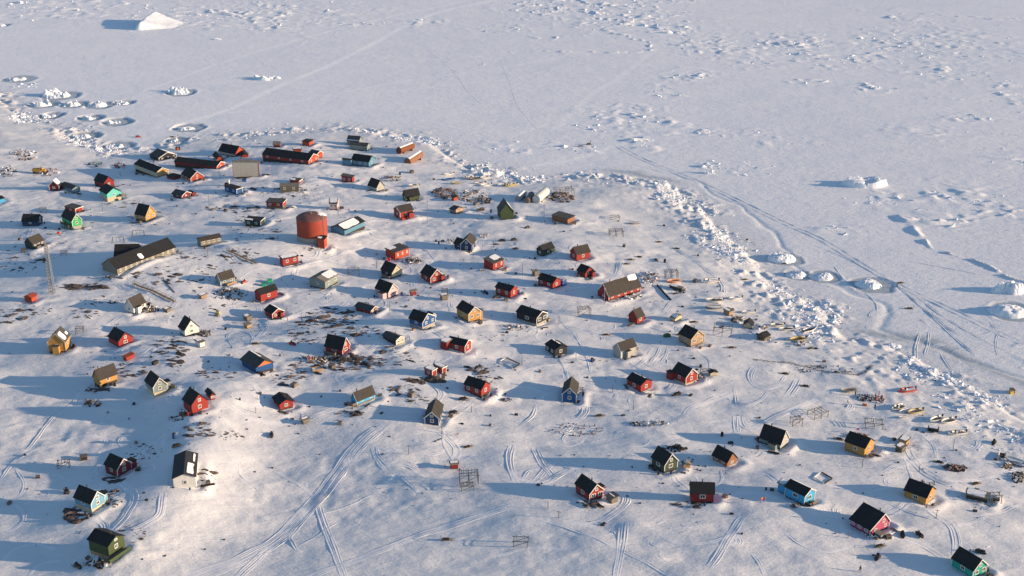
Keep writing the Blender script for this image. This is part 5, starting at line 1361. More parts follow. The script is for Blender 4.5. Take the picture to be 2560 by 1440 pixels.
def lying_tank(k, a, b, rpx, mat, label, snow=True):
    A, B = zg(k, *a), zg(k, *b)
    r = rpx / ZO[k][2] / scale_at(A)
    ang = atan2(B[1] - A[1], B[0] - A[0])
    root = thing('storage_tank', label, 'storage tank', A, ang, 'horizontal storage tanks')
    z = min(A[2], B[2]) + r + .35
    P, Q = np.array([A[0], A[1], z]), np.array([B[0], B[1], z])
    d = (Q - P) / np.linalg.norm(Q - P)
    m = MB()
    up = np.array([0, 0, 1.0]); w = np.cross(d, up)
    n = 22
    rg = lambda c, q: [tuple(c + w * q * cos(2 * pi * i / n) + up * q * sin(2 * pi * i / n)) for i in range(n)]
    m.loft([rg(P - d * .32, r * .45), rg(P - d * .18, r * .8), rg(P, r), rg(P + d * .1, r * 1.015), rg(P + d * .2, r), rg(Q, r), rg(Q + d * .18, r * .8), rg(Q + d * .32, r * .45)])
    obj('shell', m, mat, root, smooth=False)
    for t in (.2, .8):
        c = P + (Q - P) * t; m = MB(); f = Frame((c[0], c[1], 0), ang)
        m.box(f, -.25, .25, -r * .9, r * .9, min(A[2], B[2]) - .6, z - r * .55)
        obj('cradle', m, M_DARK, root)
    if snow:
        m = MB(); th = np.linspace(.95, 2.1, 7)
        rows = [[tuple(P + (Q - P) * t + w * (r + .1 * sin(pi * i / 6)) * cos(a) + up * (r + .02 + .12 * sin(pi * i / 6)) * sin(a)) for i, a in enumerate(th)] for t in (.02, .2, .5, .8, .98)]
        m.loft(rows, close=False, caps=False); obj('snow_cap', m, M_SNOW, root, smooth=True)
M_RUST = paint('rusty_steel', PAL['rust'], var=.35, scale=.8)
M_TWHITE = paint('white_tank', (.58, .57, .52), var=.1)
lying_tank(3, (1905, 345), (2085, 285), 46, M_RUST, 'long rusty tank lying at the shore ice, the one behind', snow=True)
lying_tank(3, (2020, 470), (2190, 405), 52, paint('rusty_steel_pale', (.22, .10, .06), var=.4), 'long rusty tank with flaking pale paint, half drifted in snow')
lying_tank(4, (1925, 462), (2050, 375), 58, M_TWHITE, 'largest white lying tank behind the olive green shed', snow=False)
lying_tank(4, (1680, 440), (1760, 385), 42, paint('grey_tank', (.34, .34, .31), var=.15), 'smaller whitish lying tank beside the largest white one')
lying_tank(4, (1800, 465), (1860, 400), 42, paint('brown_tank', (.20, .15, .12), var=.3), 'short brown tank between the two white lying tanks', snow=False)

# ------------------------------------------------------------------ lattice mast
def mast():
    b = zg(0, 131, 733); s = scale_at(b); H = 118 / (s * .93)
    root = thing('lattice_mast', 'tall grey lattice radio mast standing on the rocks west of the school', 'radio mast', b)
    w0, w1 = .85, .45
    P = lambda i, t: (b[0] + (w0 + (w1 - w0) * t) * (1 if i in (0, 1) else -1), b[1] + (w0 + (w1 - w0) * t) * (1 if i in (1, 2) else -1), b[2] - .3 + (H + .3) * t)
    for i in range(4):
        m = MB(); m.bar(P(i, 0), P(i, 1), .10, .08); obj('leg', m, M_METAL, root)
    m = MB(); n = 16
    for j in range(n):
        for i in range(4):
            k = (i + 1) % 4
            m.bar(P(i, j / n), P(k, (j + 1) / n), .05); m.bar(P(i, (j + 1) / n), P(k, (j + 1) / n), .045)
    tag(obj('bracing', m, M_METAL, root), kind='stuff')
    m = MB(); m.tube((b[0], b[1], b[2] + H), (b[0], b[1], b[2] + H + 1.6), .07); obj('aerial', m, M_METAL, root)
    m = MB(); m.tube((b[0] - .9, b[1] - .7, b[2] + H * .72), (b[0] - .95, b[1] - 1.0, b[2] + H * .72), .75, .7, n=14); obj('dish', m, M_DARK, root)
mast()

# ------------------------------------------------------------------ poles
def pole(u, v, hpx, style='arm'):
    b = ground(u, v); s = scale_at(b); H = hpx / (s * .9)
    root = thing('utility_pole', uniq({'arm': 'thin wooden pole with a crossarm', 'lamp': 'pale lamp post', 'plain': 'thin bare pole'}[style], b, 'near'), 'pole', b, RNG.uniform(-.6, .6), 'poles between the houses')
    le = (RNG.uniform(-.02, .02) * H, RNG.uniform(-.02, .02) * H)
    top = (b[0] + le[0], b[1] + le[1], b[2] + H)
    m = MB(); m.tube((b[0], b[1], b[2] - .5), top, .11, .075, n=6); obj('post', m, M_METAL if style == 'lamp' else M_GWOOD, root)
    fr = FR[root.name]
    if style == 'arm':
        m = MB(); c, q = cos(fr.a), sin(fr.a); m.bar((top[0] - .6 * c, top[1] - .6 * q, top[2] - .25), (top[0] + .6 * c, top[1] + .6 * q, top[2] - .25), .05); obj('crossarm', m, M_GWOOD, root)
    elif style == 'lamp':
        m = MB(); m.tube((top[0], top[1], top[2] - .02), (top[0], top[1], top[2] + .3), .2, .12, n=8); obj('lamp_head', m, M_TRIM, root)
for a in [(1022, 1137, 24, 'arm'), (1370, 1271, 20, 'plain'), (1397, 1295, 18, 'arm'), (1584, 1025, 28, 'plain'), (942, 671, 43, 'plain'), (1068, 558, 62, 'plain'), (1360, 548, 34, 'arm'), (551, 445, 24, 'lamp'), (719, 803, 34, 'plain'),
          (1511, 761, 37, 'lamp'), (704, 701, 18, 'plain'), (892, 834, 14, 'plain'), (1397, 809, 18, 'arm'), (1305, 912, 22, 'plain'), (1532, 980, 20, 'plain'), (2382, 1127, 30, 'plain'), (2155, 1170, 24, 'arm'), (2340, 1296, 23, 'arm'),
          (301, 440, 20, 'plain'), (523, 517, 36, 'plain'), (258, 535, 28, 'plain'), (1105, 1083, 18, 'plain'), (1179, 1031, 18, 'plain'), (974, 778, 26, 'plain'), (1306, 690, 30, 'plain'), (118, 1287, 5, 'plain'), (2298, 1180, 20, 'plain'), (1440, 900, 18, 'plain'),
          (1906, 1090, 20, 'plain'), (2120, 1345, 16, 'plain'), (520, 640, 22, 'plain'), (640, 1032, 14, 'plain'), (1630, 720, 16, 'plain'), (447, 362, 24, 'arm'), (1814, 1185, 18, 'plain'), (846, 540, 18, 'plain')]:
    pole(*a)

# ------------------------------------------------------------------ boats drawn up on land
def boat(loc, ang, L, hullm, inm, label, snow=False, motor=True, thw=3, cons=False, heel=0.0):
    root = thing('open_boat', label, 'boat', loc, ang, 'small boats drawn up on the snow')
    fr = FR[root.name]
    B = L * .205; D = L * .125
    def half(t): return B * (.86 + .28 * t) if t < .45 else B * max(.05, (1 - ((t - .45) / .55) ** 2.3))
    out = MB(); rings = []
    for t in np.linspace(0, 1, 10):
        b = half(t); x = (t - .5) * L; sh = D * (1.0 + .45 * t ** 2); kz = .08 + D * .55 * max(0, (t - .72) / .28) ** 2
        ti = min(t, .93); bi = max(.03, b - .13); fl = max(kz + .12, .28)
        rings.append([fr(x, b, sh), fr(x, b * .82, kz + D * .28), fr(x, 0, kz), fr(x, -b * .82, kz + D * .28), fr(x, -b, sh), fr(x * .985, -bi, sh), fr(x * .97, -bi * .8, fl), fr(x * .97, bi * .8, fl), fr(x * .985, bi, sh)])
    out.loft(rings); obj('hull', out, hullm, root)
    m = MB(); rows = []
    for t in np.linspace(.06, .92, 8):
        b = max(.03, half(t) - .16); x = (t - .5) * L * .97; z = (.62 * D + .1) if snow else .34
        rows.append([fr(x, b * .9, z), fr(x, b * .4, z + (.12 if snow else 0)), fr(x, -b * .4, z + (.1 if snow else 0)), fr(x, -b * .9, z)])
    m.loft(rows, close=False, caps=False)
    m.f = [tuple(reversed(f)) for f in m.f]
    obj('snow_fill' if snow else 'floor', m, M_SNOW if snow else inm, root)
    for i in range(thw):
        t = .2 + .26 * i; b = half(t) - .1; x = (t - .5) * L; m = MB()
        m.box(fr, x - .14, x + .14, -b, b, D * .72, D * .72 + .05); obj('thwart', m, M_GWOOD if hullm is not M_GWOOD else M_DARK, root)
    m = MB(); prev = None
    for t in np.linspace(0, 1, 9):
        b = half(t) + .03; x = (t - .5) * L; sh = D * (1.0 + .45 * t ** 2) + .03
        cur = (fr(x, b, sh), fr(x, -b, sh))
        if prev:
            m.bar(prev[0], cur[0], .04); m.bar(prev[1], cur[1], .04)
        prev = cur
    obj('gunwale', m, M_GWOOD if inm is not M_GWOOD else M_TRIM, root)
    if motor:
        m = MB(); m.box(fr, -L / 2 - .35, -L / 2 + .12, -.2, .2, D * .95, D * .95 + .55); o = obj('outboard_motor', m, M_BLACK, root)
        m = MB(); m.box(fr, -L / 2 - .28, -L / 2 - .12, -.07, .07, .02, D * .95 - .002); obj('motor_leg', m, M_BLACK, o)
    if cons:
        m = MB(); m.box(fr, .15, .6, -.45, .45, .36, D + .65); c = obj('console', m, M_TRIM, root)
        m = MB(); m.box(fr, .605, .64, -.4, .4, D + .2, D + .8); obj('windscreen', m, M_GLASS, c)
    root.rotation_euler = (heel, 0, ang)
    return root
HUL = dict(w=paint('boat_white', (.74, .73, .70), rough=.4, var=.08), r=paint('boat_red', (.50, .05, .03), rough=.4), b=paint('boat_blue', (.03, .16, .42), rough=.4), g=paint('boat_green', (.12, .26, .20), rough=.4), y=paint('boat_yellow', (.50, .42, .20), rough=.45), o=paint('boat_orange', (.55, .20, .06), rough=.5), d=paint('boat_grey', (.22, .22, .21), rough=.5), t=M_WOOD)
INN = dict(g=paint('boat_floor_grey', (.20, .215, .23)), d=M_DARK, t=M_GWOOD)
BOATS = [(4, 755, 95, 208, 4.6, 'w', 'g', 1, 1, 0, 'white boat with a green stripe, the lone one furthest inland of the harbour rows'), (4, 745, 165, 200, 5.0, 'b', 'g', 0, 1, 0, 'blue boat with a white bow below the lone white boat'), (4, 1025, 140, 206, 4.8, 'w', 'g', 0, 1, 1, 'white boat leaning against a dark one, in the harbour row'),
         (4, 1095, 155, 200, 4.2, 'd', 'd', 0, 1, 0, 'dark grey boat behind the leaning white one'), (4, 1240, 140, 204, 4.6, 'w', 'g', 1, 1, 0, 'white boat closest to the shore ice in the harbour row'), (4, 1165, 215, 196, 4.6, 'w', 'd', 0, 1, 0, 'white boat with a dark hold, in the lower harbour row'),
         (4, 1250, 240, 212, 4.9, 'w', 'g', 1, 1, 0, 'broad white boat at the end of the lower harbour row'), (4, 1475, 235, 205, 4.8, 'w', 'g', 0, 1, 0, 'slim white boat just past the ramp to the ice'), (4, 1590, 240, 212, 5.4, 'y', 'd', 0, 1, 1, 'cream boat with dark seats past the ramp to the ice'),
         (4, 850, 212, 190, 4.0, 'y', 'g', 1, 0, 0, 'low cream dinghy lying flat between the harbour rows'), (4, 285, 245, 195, 4.4, 'w', 'd', 0, 1, 0, 'white boat full of gear behind the dark green house by the boats'), (10, 1570, 350, 196, 6.0, 'w', 'g', 1, 1, 1, 'long white boat with a dark motor, alone beside the curved track'),
         (10, 1630, 605, 188, 5.6, 'w', 'd', 0, 1, 0, 'grey white boat with a dark hold beside the light brown box hut'), (10, 1910, 578, 198, 4.6, 'w', 'g', 1, 1, 0, 'white boat with a dark bundle at its stern, closest to the rubble belt'), (10, 1620, 700, 188, 5.0, 'd', 'd', 1, 0, 0, 'flat dark boat under snow beside the light brown box hut'),
         (10, 2080, 762, 194, 4.4, 'w', 'g', 1, 1, 0, 'white boat with red cargo seaward of the light brown box hut'), (10, 1090, 350, 200, 4.8, 'o', 't', 0, 0, 0, 'orange rimmed wooden boat under the wooden drying racks'), (24, 1460, 860, 192, 4.6, 'w', 'd', 0, 1, 0, 'white boat seaward of the half round tent'), (24, 1660, 950, 192, 4.8, 'w', 'd', 0, 1, 0, 'white boat with a red buoy at its bow'),
         (24, 2190, 970, 28, 5.2, 'w', 'd', 0, 1, 0, 'white boat with a red striped hold, pointing seaward'), (24, 1920, 1180, 200, 5.4, 'y', 'd', 0, 1, 0, 'tan boat propped beside a heap of snow covered gear'), (16, 1850, 530, 202, 5.4, 'r', 'g', 1, 1, 1, 'red boat with a red canopy, alone on the snow'),
         (16, 1735, 755, 214, 4.9, 'w', 'g', 0, 0, 1, 'white boat with an orange cover, first of the close row of three'), (16, 1815, 800, 208, 3.4, 'w', 'g', 1, 0, 0, 'small white boat squeezed in the middle of the close row of three'), (16, 1960, 810, 204, 4.8, 'y', 'g', 0, 1, 0, 'cream boat at the seaward end of the close row of three'),
         (16, 1800, 880, 198, 2.6, 'w', 'g', 1, 0, 0, 'tiny white dinghy in front of the close row of three'), (16, 2240, 912, 214, 4.6, 'w', 'g', 0, 1, 0, 'white boat, the slimmer of the pair near the black covered trailer'), (16, 2400, 935, 208, 4.9, 'w', 'g', 0, 1, 0, 'white boat, the wider of the pair near the black covered trailer'),
         (16, 2520, 1100, 196, 5.0, 'w', 'g', 0, 1, 1, 'white boat with a green gunwale beside the black covered trailer'), (22, 2350, 690, 248, 4.2, 'w', 'd', 0, 0, 0, 'narrow boat with a dark inside pointing downhill, far down the east shore'), (22, 2465, 735, 140, 4.6, 'w', 'g', 1, 0, 0, 'snow filled boat lying across the narrow boat'), (22, 2500, 765, 150, 3.4, 'd', 'g', 1, 0, 0, 'grey dinghy at the end of the east shore boats'),
         (24, 760, 555, 196, 3.2, 'w', 'g', 1, 0, 0, 'small pale dinghy with red rags between the box hut and the rubble belt'), (14, 2262, 1300, 200, 2.8, 'w', 'g', 1, 0, 0, 'white dinghy with red marks drifted in at the house with the green grey roof'), (16, 1080, 528, 192, 4.6, 'd', 't', 0, 0, 0, 'olive canoe like boat upside the crowd of people'), (5, 1630, 535, 196, 4.0, 'd', 'g', 1, 0, 0, 'low dinghy full of dark gear on the open snow by the rubble belt')]
for k, x, y, ang, L, hc, ic, sn, mo, co, lab in BOATS:
    p = zg(k, x, y)
    boat(p, RAD(ang), L * 1.22, HUL[hc], INN[ic], lab, bool(sn), bool(mo), 3 if not sn else 1, bool(co), RNG.uniform(-.10, .10))

# ------------------------------------------------------------------ wooden racks and frames
def rack(u, v, wpx, hpx, ang, rows, label, poles=5, mat=None):
    b = ground(u, v); s = scale_at(b); w = wpx / s; h = hpx / (s * .9); dp = max(1.6, w * .6)
    root = thing('drying_rack', label, 'drying rack', b, ang, 'wooden drying racks')
    fr = FR[root.name]; mat = mat or M_GWOOD
    g = lambda x, y: float(gz(*fr(x, y, 0)[:2])) - b[2]
    xs = np.linspace(-w / 2, w / 2, max(2, int(w / 2.2) + 1)); ys = np.linspace(-dp / 2, dp / 2, rows)
    for x in xs:
        for y in ys:
            m = MB(); m.bar(fr(x, y, g(x, y) - .4), fr(x + RNG.uniform(-.08, .08), y, h * RNG.uniform(.9, 1.1)), .075); obj('post', m, mat, root)
    for y in ys:
        m = MB(); m.bar(fr(-w / 2 - .3, y, h * .92), fr(w / 2 + .3, y, h * .95), .06); obj('beam', m, mat, root)
    for i in range(poles):
        x = -w / 2 + w * (i + .5) / poles; m = MB(); m.bar(fr(x, -dp / 2 - .4, h + RNG.uniform(-.02, .15)), fr(x + RNG.uniform(-.3, .3), dp / 2 + .4, h + RNG.uniform(0, .15)), .05); obj('pole', m, mat, root)
    for y in (ys[0], ys[-1]):
        m = MB(); m.bar(fr(-w / 2, y, .1), fr(w / 2, y, h * .9), .05); obj('brace', m, mat, root)
for a in [(1172, 1206, 46, 26, .1, 3, 'largest wooden drying rack alone on the smooth snow', 7), (1168, 1222, 30, 12, .1, 2, 'low rack of rails in front of the largest drying rack', 3), (1302, 1362, 36, 16, -.08, 2, 'pale four legged frame standing alone on the bare lower slope', 2), (1460, 786, 30, 17, .2, 3, 'drying rack hung with black things, east of the black house with white trim', 6),
          (1806, 836, 44, 22, -.25, 2, 'tangle of rack poles beside the brown timber house', 4), (1678, 696, 30, 19, .1, 3, 'tall reddish drying rack behind the orange rimmed boat', 6), (2184, 1066, 42, 14, -.2, 2, 'collapsed rack behind the yellow house by the boats', 4), (2044, 1040, 44, 14, .5, 2, 'long rack carrying a yellow plank, beyond the dark grey green house', 4),
          (1990, 1062, 26, 18, .2, 2, 'rack built onto a plank box behind the dark grey green house', 5), (2488, 1255, 24, 22, .1, 2, 'open timber frame joined to the dark plank shed', 2), (160, 1168, 28, 16, .2, 2, 'rack in the shadow of the brick red house', 4), (884, 688, 28, 16, .1, 2, 'rack over a covered box in the shadow of the black house', 4), (1540, 590, 34, 15, .1, 3, 'drying rack with a plank hut under it, near the rubble belt', 6),
          (1537, 548, 22, 8, .1, 2, 'low rack with tan boards east of the brown flat roofed shed', 4), (1410, 488, 46, 16, .2, 3, 'wide rack over the timber heap behind the white lying tanks', 6), (108, 532, 14, 12, .1, 2, 'small rack behind the dark blue house with the wide roof', 3), (200, 832, 18, 14, .1, 2, 'rack of junk behind the many sided yellow house', 4), (1032, 655, 26, 9, .1, 2, 'low rack of crossed poles between the orange red hall and the red house', 6),
          (1765, 935, 26, 10, .1, 2, 'rail frame in front of the tiny black roofed hut', 3), (1450, 985, 16, 14, .1, 2, 'frame of poles behind the tall bright blue house', 3), (160, 636, 14, 8, 0, 2, 'low play frame west of the school', 2), (1112, 735, 14, 12, .1, 2, 'bent pole frame over the small grey plank hut', 2)]:
    rack(*a)
def swing(u, v, hpx, label):
    b = ground(u, v); s = scale_at(b); h = hpx / (s * .92); w = h * .9
    root = thing('swing_frame', label, 'swing', b, RNG.uniform(-.4, .4)); fr = FR[root.name]
    for x in (-w, w):
        for y in (-h * .4, h * .4):
            m = MB(); m.bar(fr(x * 1.1, y, -.3), fr(x, 0, h), .06); obj('leg', m, M_DARK, root)
    m = MB(); m.bar(fr(-w, 0, h), fr(w, 0, h), .06); obj('crossbar', m, M_DARK, root)
    for x in (-w * .3, w * .3):
        m = MB(); m.bar(fr(x - .15, 0, h), fr(x - .15, 0, .5), .02); m.bar(fr(x + .15, 0, h), fr(x + .15, 0, .5), .02); m.box(fr, x - .22, x + .22, -.1, .1, .45, .5); obj('swing_seat', m, M_DARK, root)
swing(346, 590, 14, 'larger dark swing frame on the playground behind the school'); swing(296, 607, 14, 'pale swing frame on the playground closer to the school')

# ------------------------------------------------------------------ snowmobiles, sledges
def snowmobile(p, ang, col, label, sledge=False):
    root = thing('snowmobile', label, 'snowmobile', p, ang, 'parked snowmobiles'); fr = FR[root.name]
    m = MB()
    prof = [(-1.2, .55, .62), (-.5, .60, .75), (.0, .50, .72), (.35, .48, 1.0), (.9, .42, .85), (1.35, .22, .5)]
    m.loft([[fr(x, -w, .28), fr(x, w, .28), fr(x, w * .8, h), fr(x, -w * .8, h)] for x, w, h in prof]); obj('body', m, paint('sled_' + col, dict(k=(.03, .03, .032), r=(.40, .04, .03), b=(.03, .08, .2), g=(.10, .22, .04), d=(.07, .065, .06))[col], rough=.4), root)
    m = MB(); m.box(fr, -1.1, .1, -.24, .24, .78, .95); obj('seat', m, M_BLACK, root)
    m = MB(); m.hexa([fr(.45, -.3, .98), fr(.5, -.3, .98), fr(.5, .3, .98), fr(.45, .3, .98), fr(.25, -.25, 1.4), fr(.29, -.25, 1.4), fr(.29, .25, 1.4), fr(.25, .25, 1.4)]); obj('windscreen', m, M_GLASS, root)
    m = MB(); m.box(fr, -1.45, .5, -.28, .28, .02, .30); obj('track_belt', m, M_BLACK, root)
    for y in (-.5, .5):
        m = MB(); m.box(fr, .3, 1.55, y - .09, y + .09, .02, .08); m.bar(fr(1.55, y, .05), fr(1.8, y, .28), .06); m.bar(fr(.9, y, .06), fr(.9, y * .6, .5), .04); obj('ski', m, M_DARK, root)
    m = MB(); m.bar(fr(.3, -.4, 1.1), fr(.3, .4, 1.1), .03); obj('handlebar', m, M_BLACK, root)
    return root
for k, x, y, a, c, d in [(0, 1472, 362, 15, 'd', 'snowmobile driving over the open sea ice with a trail of powder behind it'), (0, 345, 343, 10, 'r', 'red snowmobile on the ice of the bay'), (9, 285, 925, 130, 'b', None), (9, 430, 985, 20, 'd', None), (7, 1120, 785, 60, 'r', None), (13, 1910, 1385, 10, 'k', None),
                      (19, 1670, 605, 10, 'k', None), (17, 1770, 148, 20, 'k', None), (17, 670, 600, 120, 'd', None), (17, 775, 1350, 140, 'd', None), (23, 1160, 900, 115, 'k', None), (23, 605, 1200, 60, 'k', None), (23, 940, 900, 80, 'k', None), (23, 1975, 1130, 150, 'k', None), (12, 1550, 540, 150, 'r', None),
                      (15, 715, 1105, 20, 'k', None), (21, 700, 650, 140, 'k', None), (4, 1470, 975, 170, 'd', None), (4, 1625, 965, 20, 'k', None), (4, 1805, 805, 30, 'k', None), (18, 1490, 1010, 100, 'd', None), (25, 1400, 675, 60, 'k', None), (21, 1790, 545, 100, 'd', None), (9, 1345, 800, 80, 'b', None), (19, 2010, 2, 30, 'k', None)]:
    p = zg(k, x, y); snowmobile(p, RAD(a), c, d or uniq({'k': 'black', 'r': 'red', 'b': 'dark blue', 'g': 'green', 'd': 'dark grey'}[c] + ' snowmobile', p, 'parked by'))

def sledge_proto():
    root = thing('dog_sledge', 'wooden dog sledge', 'sledge', (0, 0, 0)); fr = WORLD
    for y in (-.4, .4):
        m = MB(); m.box(fr, -1.5, 1.3, y - .04, y + .04, .0, .16); m.bar(fr(1.3, y, .08), fr(1.7, y, .32), .05); obj('runner', m, M_GWOOD, root)
    m = MB()
    for i in range(8): m.box(fr, -1.4 + i * .36, -1.2 + i * .36, -.5, .5, .17, .21)
    tag(obj('slats', m, M_WOOD, root), kind='stuff')
    for y in (-.4, .4):
        m = MB(); m.bar(fr(-1.4, y, .15), fr(-1.75, y, 1.0), .035); obj('upright', m, M_GWOOD, root)
    m = MB(); m.bar(fr(-1.75, -.4, .98), fr(-1.75, .4, .98), .03); obj('handle', m, M_GWOOD, root)
    m = MB(); m.box(fr, -1.1, .5, -.36, .36, .215, .52); obj('load', m, M_DARK, root)
    return root
SL = sledge_proto(); first = True
for u, v, a in [(1452, 366, 15), (432, 343, 10), (1648, 606, 20), (1577, 650, 10), (1596, 643, 170), (1566, 661, 15), (2012, 966, 160), (1516, 838, 10), (2346, 1156, 150), (1700, 838, 10), (2252, 708, 20), (2272, 772, 175), (1690, 622, 160), (1862, 700, 30), (1240, 612, 15), (2026, 872, 30), (2200, 1366, 20), (1290, 622, 20), (1690, 735, 15), (1640, 650, 100),
                (2096, 1098, 150), (640, 860, 10), (1700, 1120, 130), (2440, 1210, 20), (1830, 870, 10), (1735, 806, 10), (1170, 1118, 30), (1118, 1350, 0), (1960, 935, 170), (1500, 1040, 10)]:
    p = ground(u, v)
    lab = uniq('wooden sledge', p, 'lying near')
    if first: SL.location = tuple(p); SL.rotation_euler = (0, 0, RAD(a)); SL['label'] = lab; SL['group'] = 'dog sledges on the snow'; first = False
    else: dup(SL, p, RAD(a), lab, 'dog sledges on the snow')

# ------------------------------------------------------------------ crates, barrels, pallets and planks round the houses
def crate_proto(mat, nm='crate'):
    root = thing(nm, 'x', 'crate', (0, 0, 0)); m = MB(); m.box(WORLD, -.55, .55, -.4, .4, -.2, .62); obj('box', m, mat, root)
    m = MB(); m.box(WORLD, -.6, .6, -.45, .45, .62, .70); l = obj('lid', m, M_GWOOD, root)
    m = MB(); m.box(WORLD, -.57, -.48, -.42, .42, -.1, .6); m.box(WORLD, .48, .57, -.42, .42, -.1, .6); obj('batten', m, M_GWOOD, root)
    return root
def barrel_proto(mat):
    root = thing('barrel', 'x', 'barrel', (0, 0, 0)); m = MB()
    rg = lambda r, z: [(r * cos(2 * pi * i / 12), r * sin(2 * pi * i / 12), z) for i in range(12)]
    m.loft([rg(.29, -.2), rg(.31, .02), rg(.29, .06), rg(.29, .4), rg(.31, .43), rg(.29, .47), rg(.29, .85)]); obj('drum', m, mat, root)
    m = MB(); m.loft([rg(.27, .85), rg(.27, .88)]); obj('lid', m, M_DARK, root)
    return root
def planks_proto(mat):
    root = thing('plank_pile', 'x', 'plank pile', (0, 0, 0)); rn = random.Random(2)
    for i in range(7):
        m = MB(); f = Frame((rn.uniform(-.2, .2), rn.uniform(-.4, .4), .05 + .09 * (i // 3)), rn.uniform(-.25, .25)); m.box(f, -1.5, 1.5, -.11, .11, 0, .05); obj('plank', m, mat, root)
    return root
PROTO = [('crate', 'dark crate', crate_proto(M_DARK)), ('crate', 'weathered wooden crate', crate_proto(M_GWOOD)), ('crate', 'fresh plywood crate', crate_proto(M_WOOD)), ('barrel', 'dark blue barrel', barrel_proto(paint('barrel_blue', (.02, .06, .16)))),
         ('barrel', 'black barrel', barrel_proto(M_BLACK)), ('plank_pile', 'pile of grey planks', planks_proto(M_GWOOD)), ('plank_pile', 'pile of dark planks', planks_proto(M_DARK)), ('crate', 'dull red crate', crate_proto(paint('crate_red', (.25, .04, .03))))]
_ru = [False] * len(PROTO)
_rc = random.Random(9)
def place_clutter(p, i, sc=1.0, desc=None, word='beside'):
    nm, d, pr = PROTO[i]
    lab = uniq(desc or d, p, word); grp = {'crate': 'crates left about the houses', 'barrel': 'barrels left about the houses', 'plank_pile': 'piles of planks about the houses'}[nm]
    a = _rc.uniform(0, 3.1)
    if not _ru[i]:
        _ru[i] = True; pr.location = tuple(p); pr.rotation_euler = (0, 0, a); pr['label'] = lab; pr['group'] = grp; pr.scale = (sc, sc, sc)
    else: dup(pr, p, a, lab, grp, sc)
for h in HOUSES:
    root, G, ang, W, Ln, he = h
    if W * Ln < 12: continue
    fr = Frame(G, ang)
    for _ in range(_rc.choice([1, 2, 2, 3])):
        side = _rc.random()
        if side < .4: q = fr(_rc.uniform(0, W), -_rc.uniform(1.2, 3.5), 0)
        elif side < .75: q = fr(W + _rc.uniform(1.0, 3.0), _rc.uniform(0, Ln), 0)
        else: q = fr(-_rc.uniform(1.2, 4), _rc.uniform(0, Ln), 0)
        p = np.array([q[0], q[1], float(gz(q[0], q[1]))])
        if any(inside_foot(p, f, .5) for f in FOOT): continue
        place_clutter(p, _rc.choices(range(8), [4, 4, 2, 2, 2, 4, 3, 1])[0], _rc.uniform(.75, 1.35))
for u, v, i, sc in [(1560, 617, 0, 1.2), (1662, 656, 4, 1.6), (1480, 905, 3, 1.6), (1484, 902, 0, .9), (1868, 600, 0, .8), (1030, 432, 1, 1.8), (1000, 437, 4, 1.5), (1195, 528, 0, 1.4), (1205, 526, 0, 1.6), (1228, 532, 3, 1.7), (1190, 512, 1, 1.6), (1090, 605, 4, 1.2), (1097, 610, 4, 1.2), (1107, 604, 0, 1.0),
                    (543, 790, 2, 1.2), (600, 1000, 4, .8), (865, 1012, 0, .9), (1028, 990, 1, 1.8), (1225, 1064, 0, .7), (850, 1060, 1, 1.2), (1805, 1090, 4, 1.4), (1915, 1225, 4, .9), (1930, 1226, 0, .9), (2220, 1345, 0, 1.3), (2530, 980, 2, 1.6), (80, 555, 7, 1), (50, 600, 7, 1.2), (340, 1108, 0, .8), (436, 1095, 3, 1.8), (1660, 565, 0, .9), (1738, 705, 1, 1.6), (1350, 930, 7, .7),
                    (95, 1195, 0, 1), (210, 1148, 0, 1.8), (24, 1260, 1, 1), (700, 890, 4, .8), (830, 920, 1, 1.8), (735, 966, 1, 1.7), (650, 985, 0, .8), (1010, 612, 4, .7), (1745, 640, 0, .9), (1800, 650, 0, .7), (1890, 800, 0, .7), (2060, 905, 0, .8), (2235, 1100, 0, .9), (2490, 1150, 0, .9)]:
    place_clutter(ground(u, v), i, sc, word='near')

# ------------------------------------------------------------------ other vehicles and gear
def box_thing(nm, lab, cat, p, ang, parts, grp=None):
    root = thing(nm, lab, cat, p, ang, grp); fr = FR[root.name]
    for pn, mat, bx in parts:
        m = MB(); [m.box(fr, *b) for b in bx]; obj(pn, m, mat, root)
    return root
def loader():
    p = zg(0, 100, 433); root = thing('wheel_loader', 'yellow wheel loader with a brown box body on the snowy western slope', 'loader', p, .1); fr = FR[root.name]
    Y = paint('machine_yellow', (.50, .27, .03)); 
    for nm, mat, b in (('body', paint('loader_body', (.26, .17, .05)), (-3.2, .1, -1, 1, .9, 2.5)), ('cab', Y, (.15, 1.5, -.9, .9, 1.0, 2.8)), ('bonnet', Y, (1.505, 2.7, -.75, .75, .9, 1.9)), ('bucket', M_DARK, (3.3, 3.9, -1.1, 1.1, .1, .9))):
        m = MB(); m.box(fr, *b); obj(nm, m, mat, root)
    for y in (-.6, .6):
        m = MB(); m.bar(fr(1.6, y, 1.2), fr(3.4, y, .6), .1); obj('arm', m, Y, root)
    m = MB(); m.box(fr, .3, 1.35, -.92, -.9005, 1.9, 2.6); obj('cab_window', m, M_GLASS, root)
    for x in (-2.3, 1.6):
        for y in (-1.0, 1.0):
            m = MB(); m.tube(fr(x, y - .2, .6), fr(x, y + .2, .6), .6, n=14); obj('wheel', m, M_BLACK, root)
loader()
def bins():
    for k, x, y, c, lab in [(7, 1385, 825, (.02, .28, .17), 'dark green lidded bin behind the red house below the boardwalk'), (7, 1465, 778, (.03, .40, .16), 'bright green lidded bin further behind the red house below the boardwalk')]:
        p = zg(k, x, y); mt = paint('bin_%d' % x, c)
        box_thing('waste_bin', lab, 'bin', p, .3, [('tub', mt, [(-.8, .8, -.6, .6, -.1, 1.1)]), ('lid', mt, [(-.86, .86, -.66, .66, 1.103, 1.25)]), ('rim', M_DARK, [(-.84, .84, -.64, -.605, .98, 1.1)])], 'green bins')
bins()
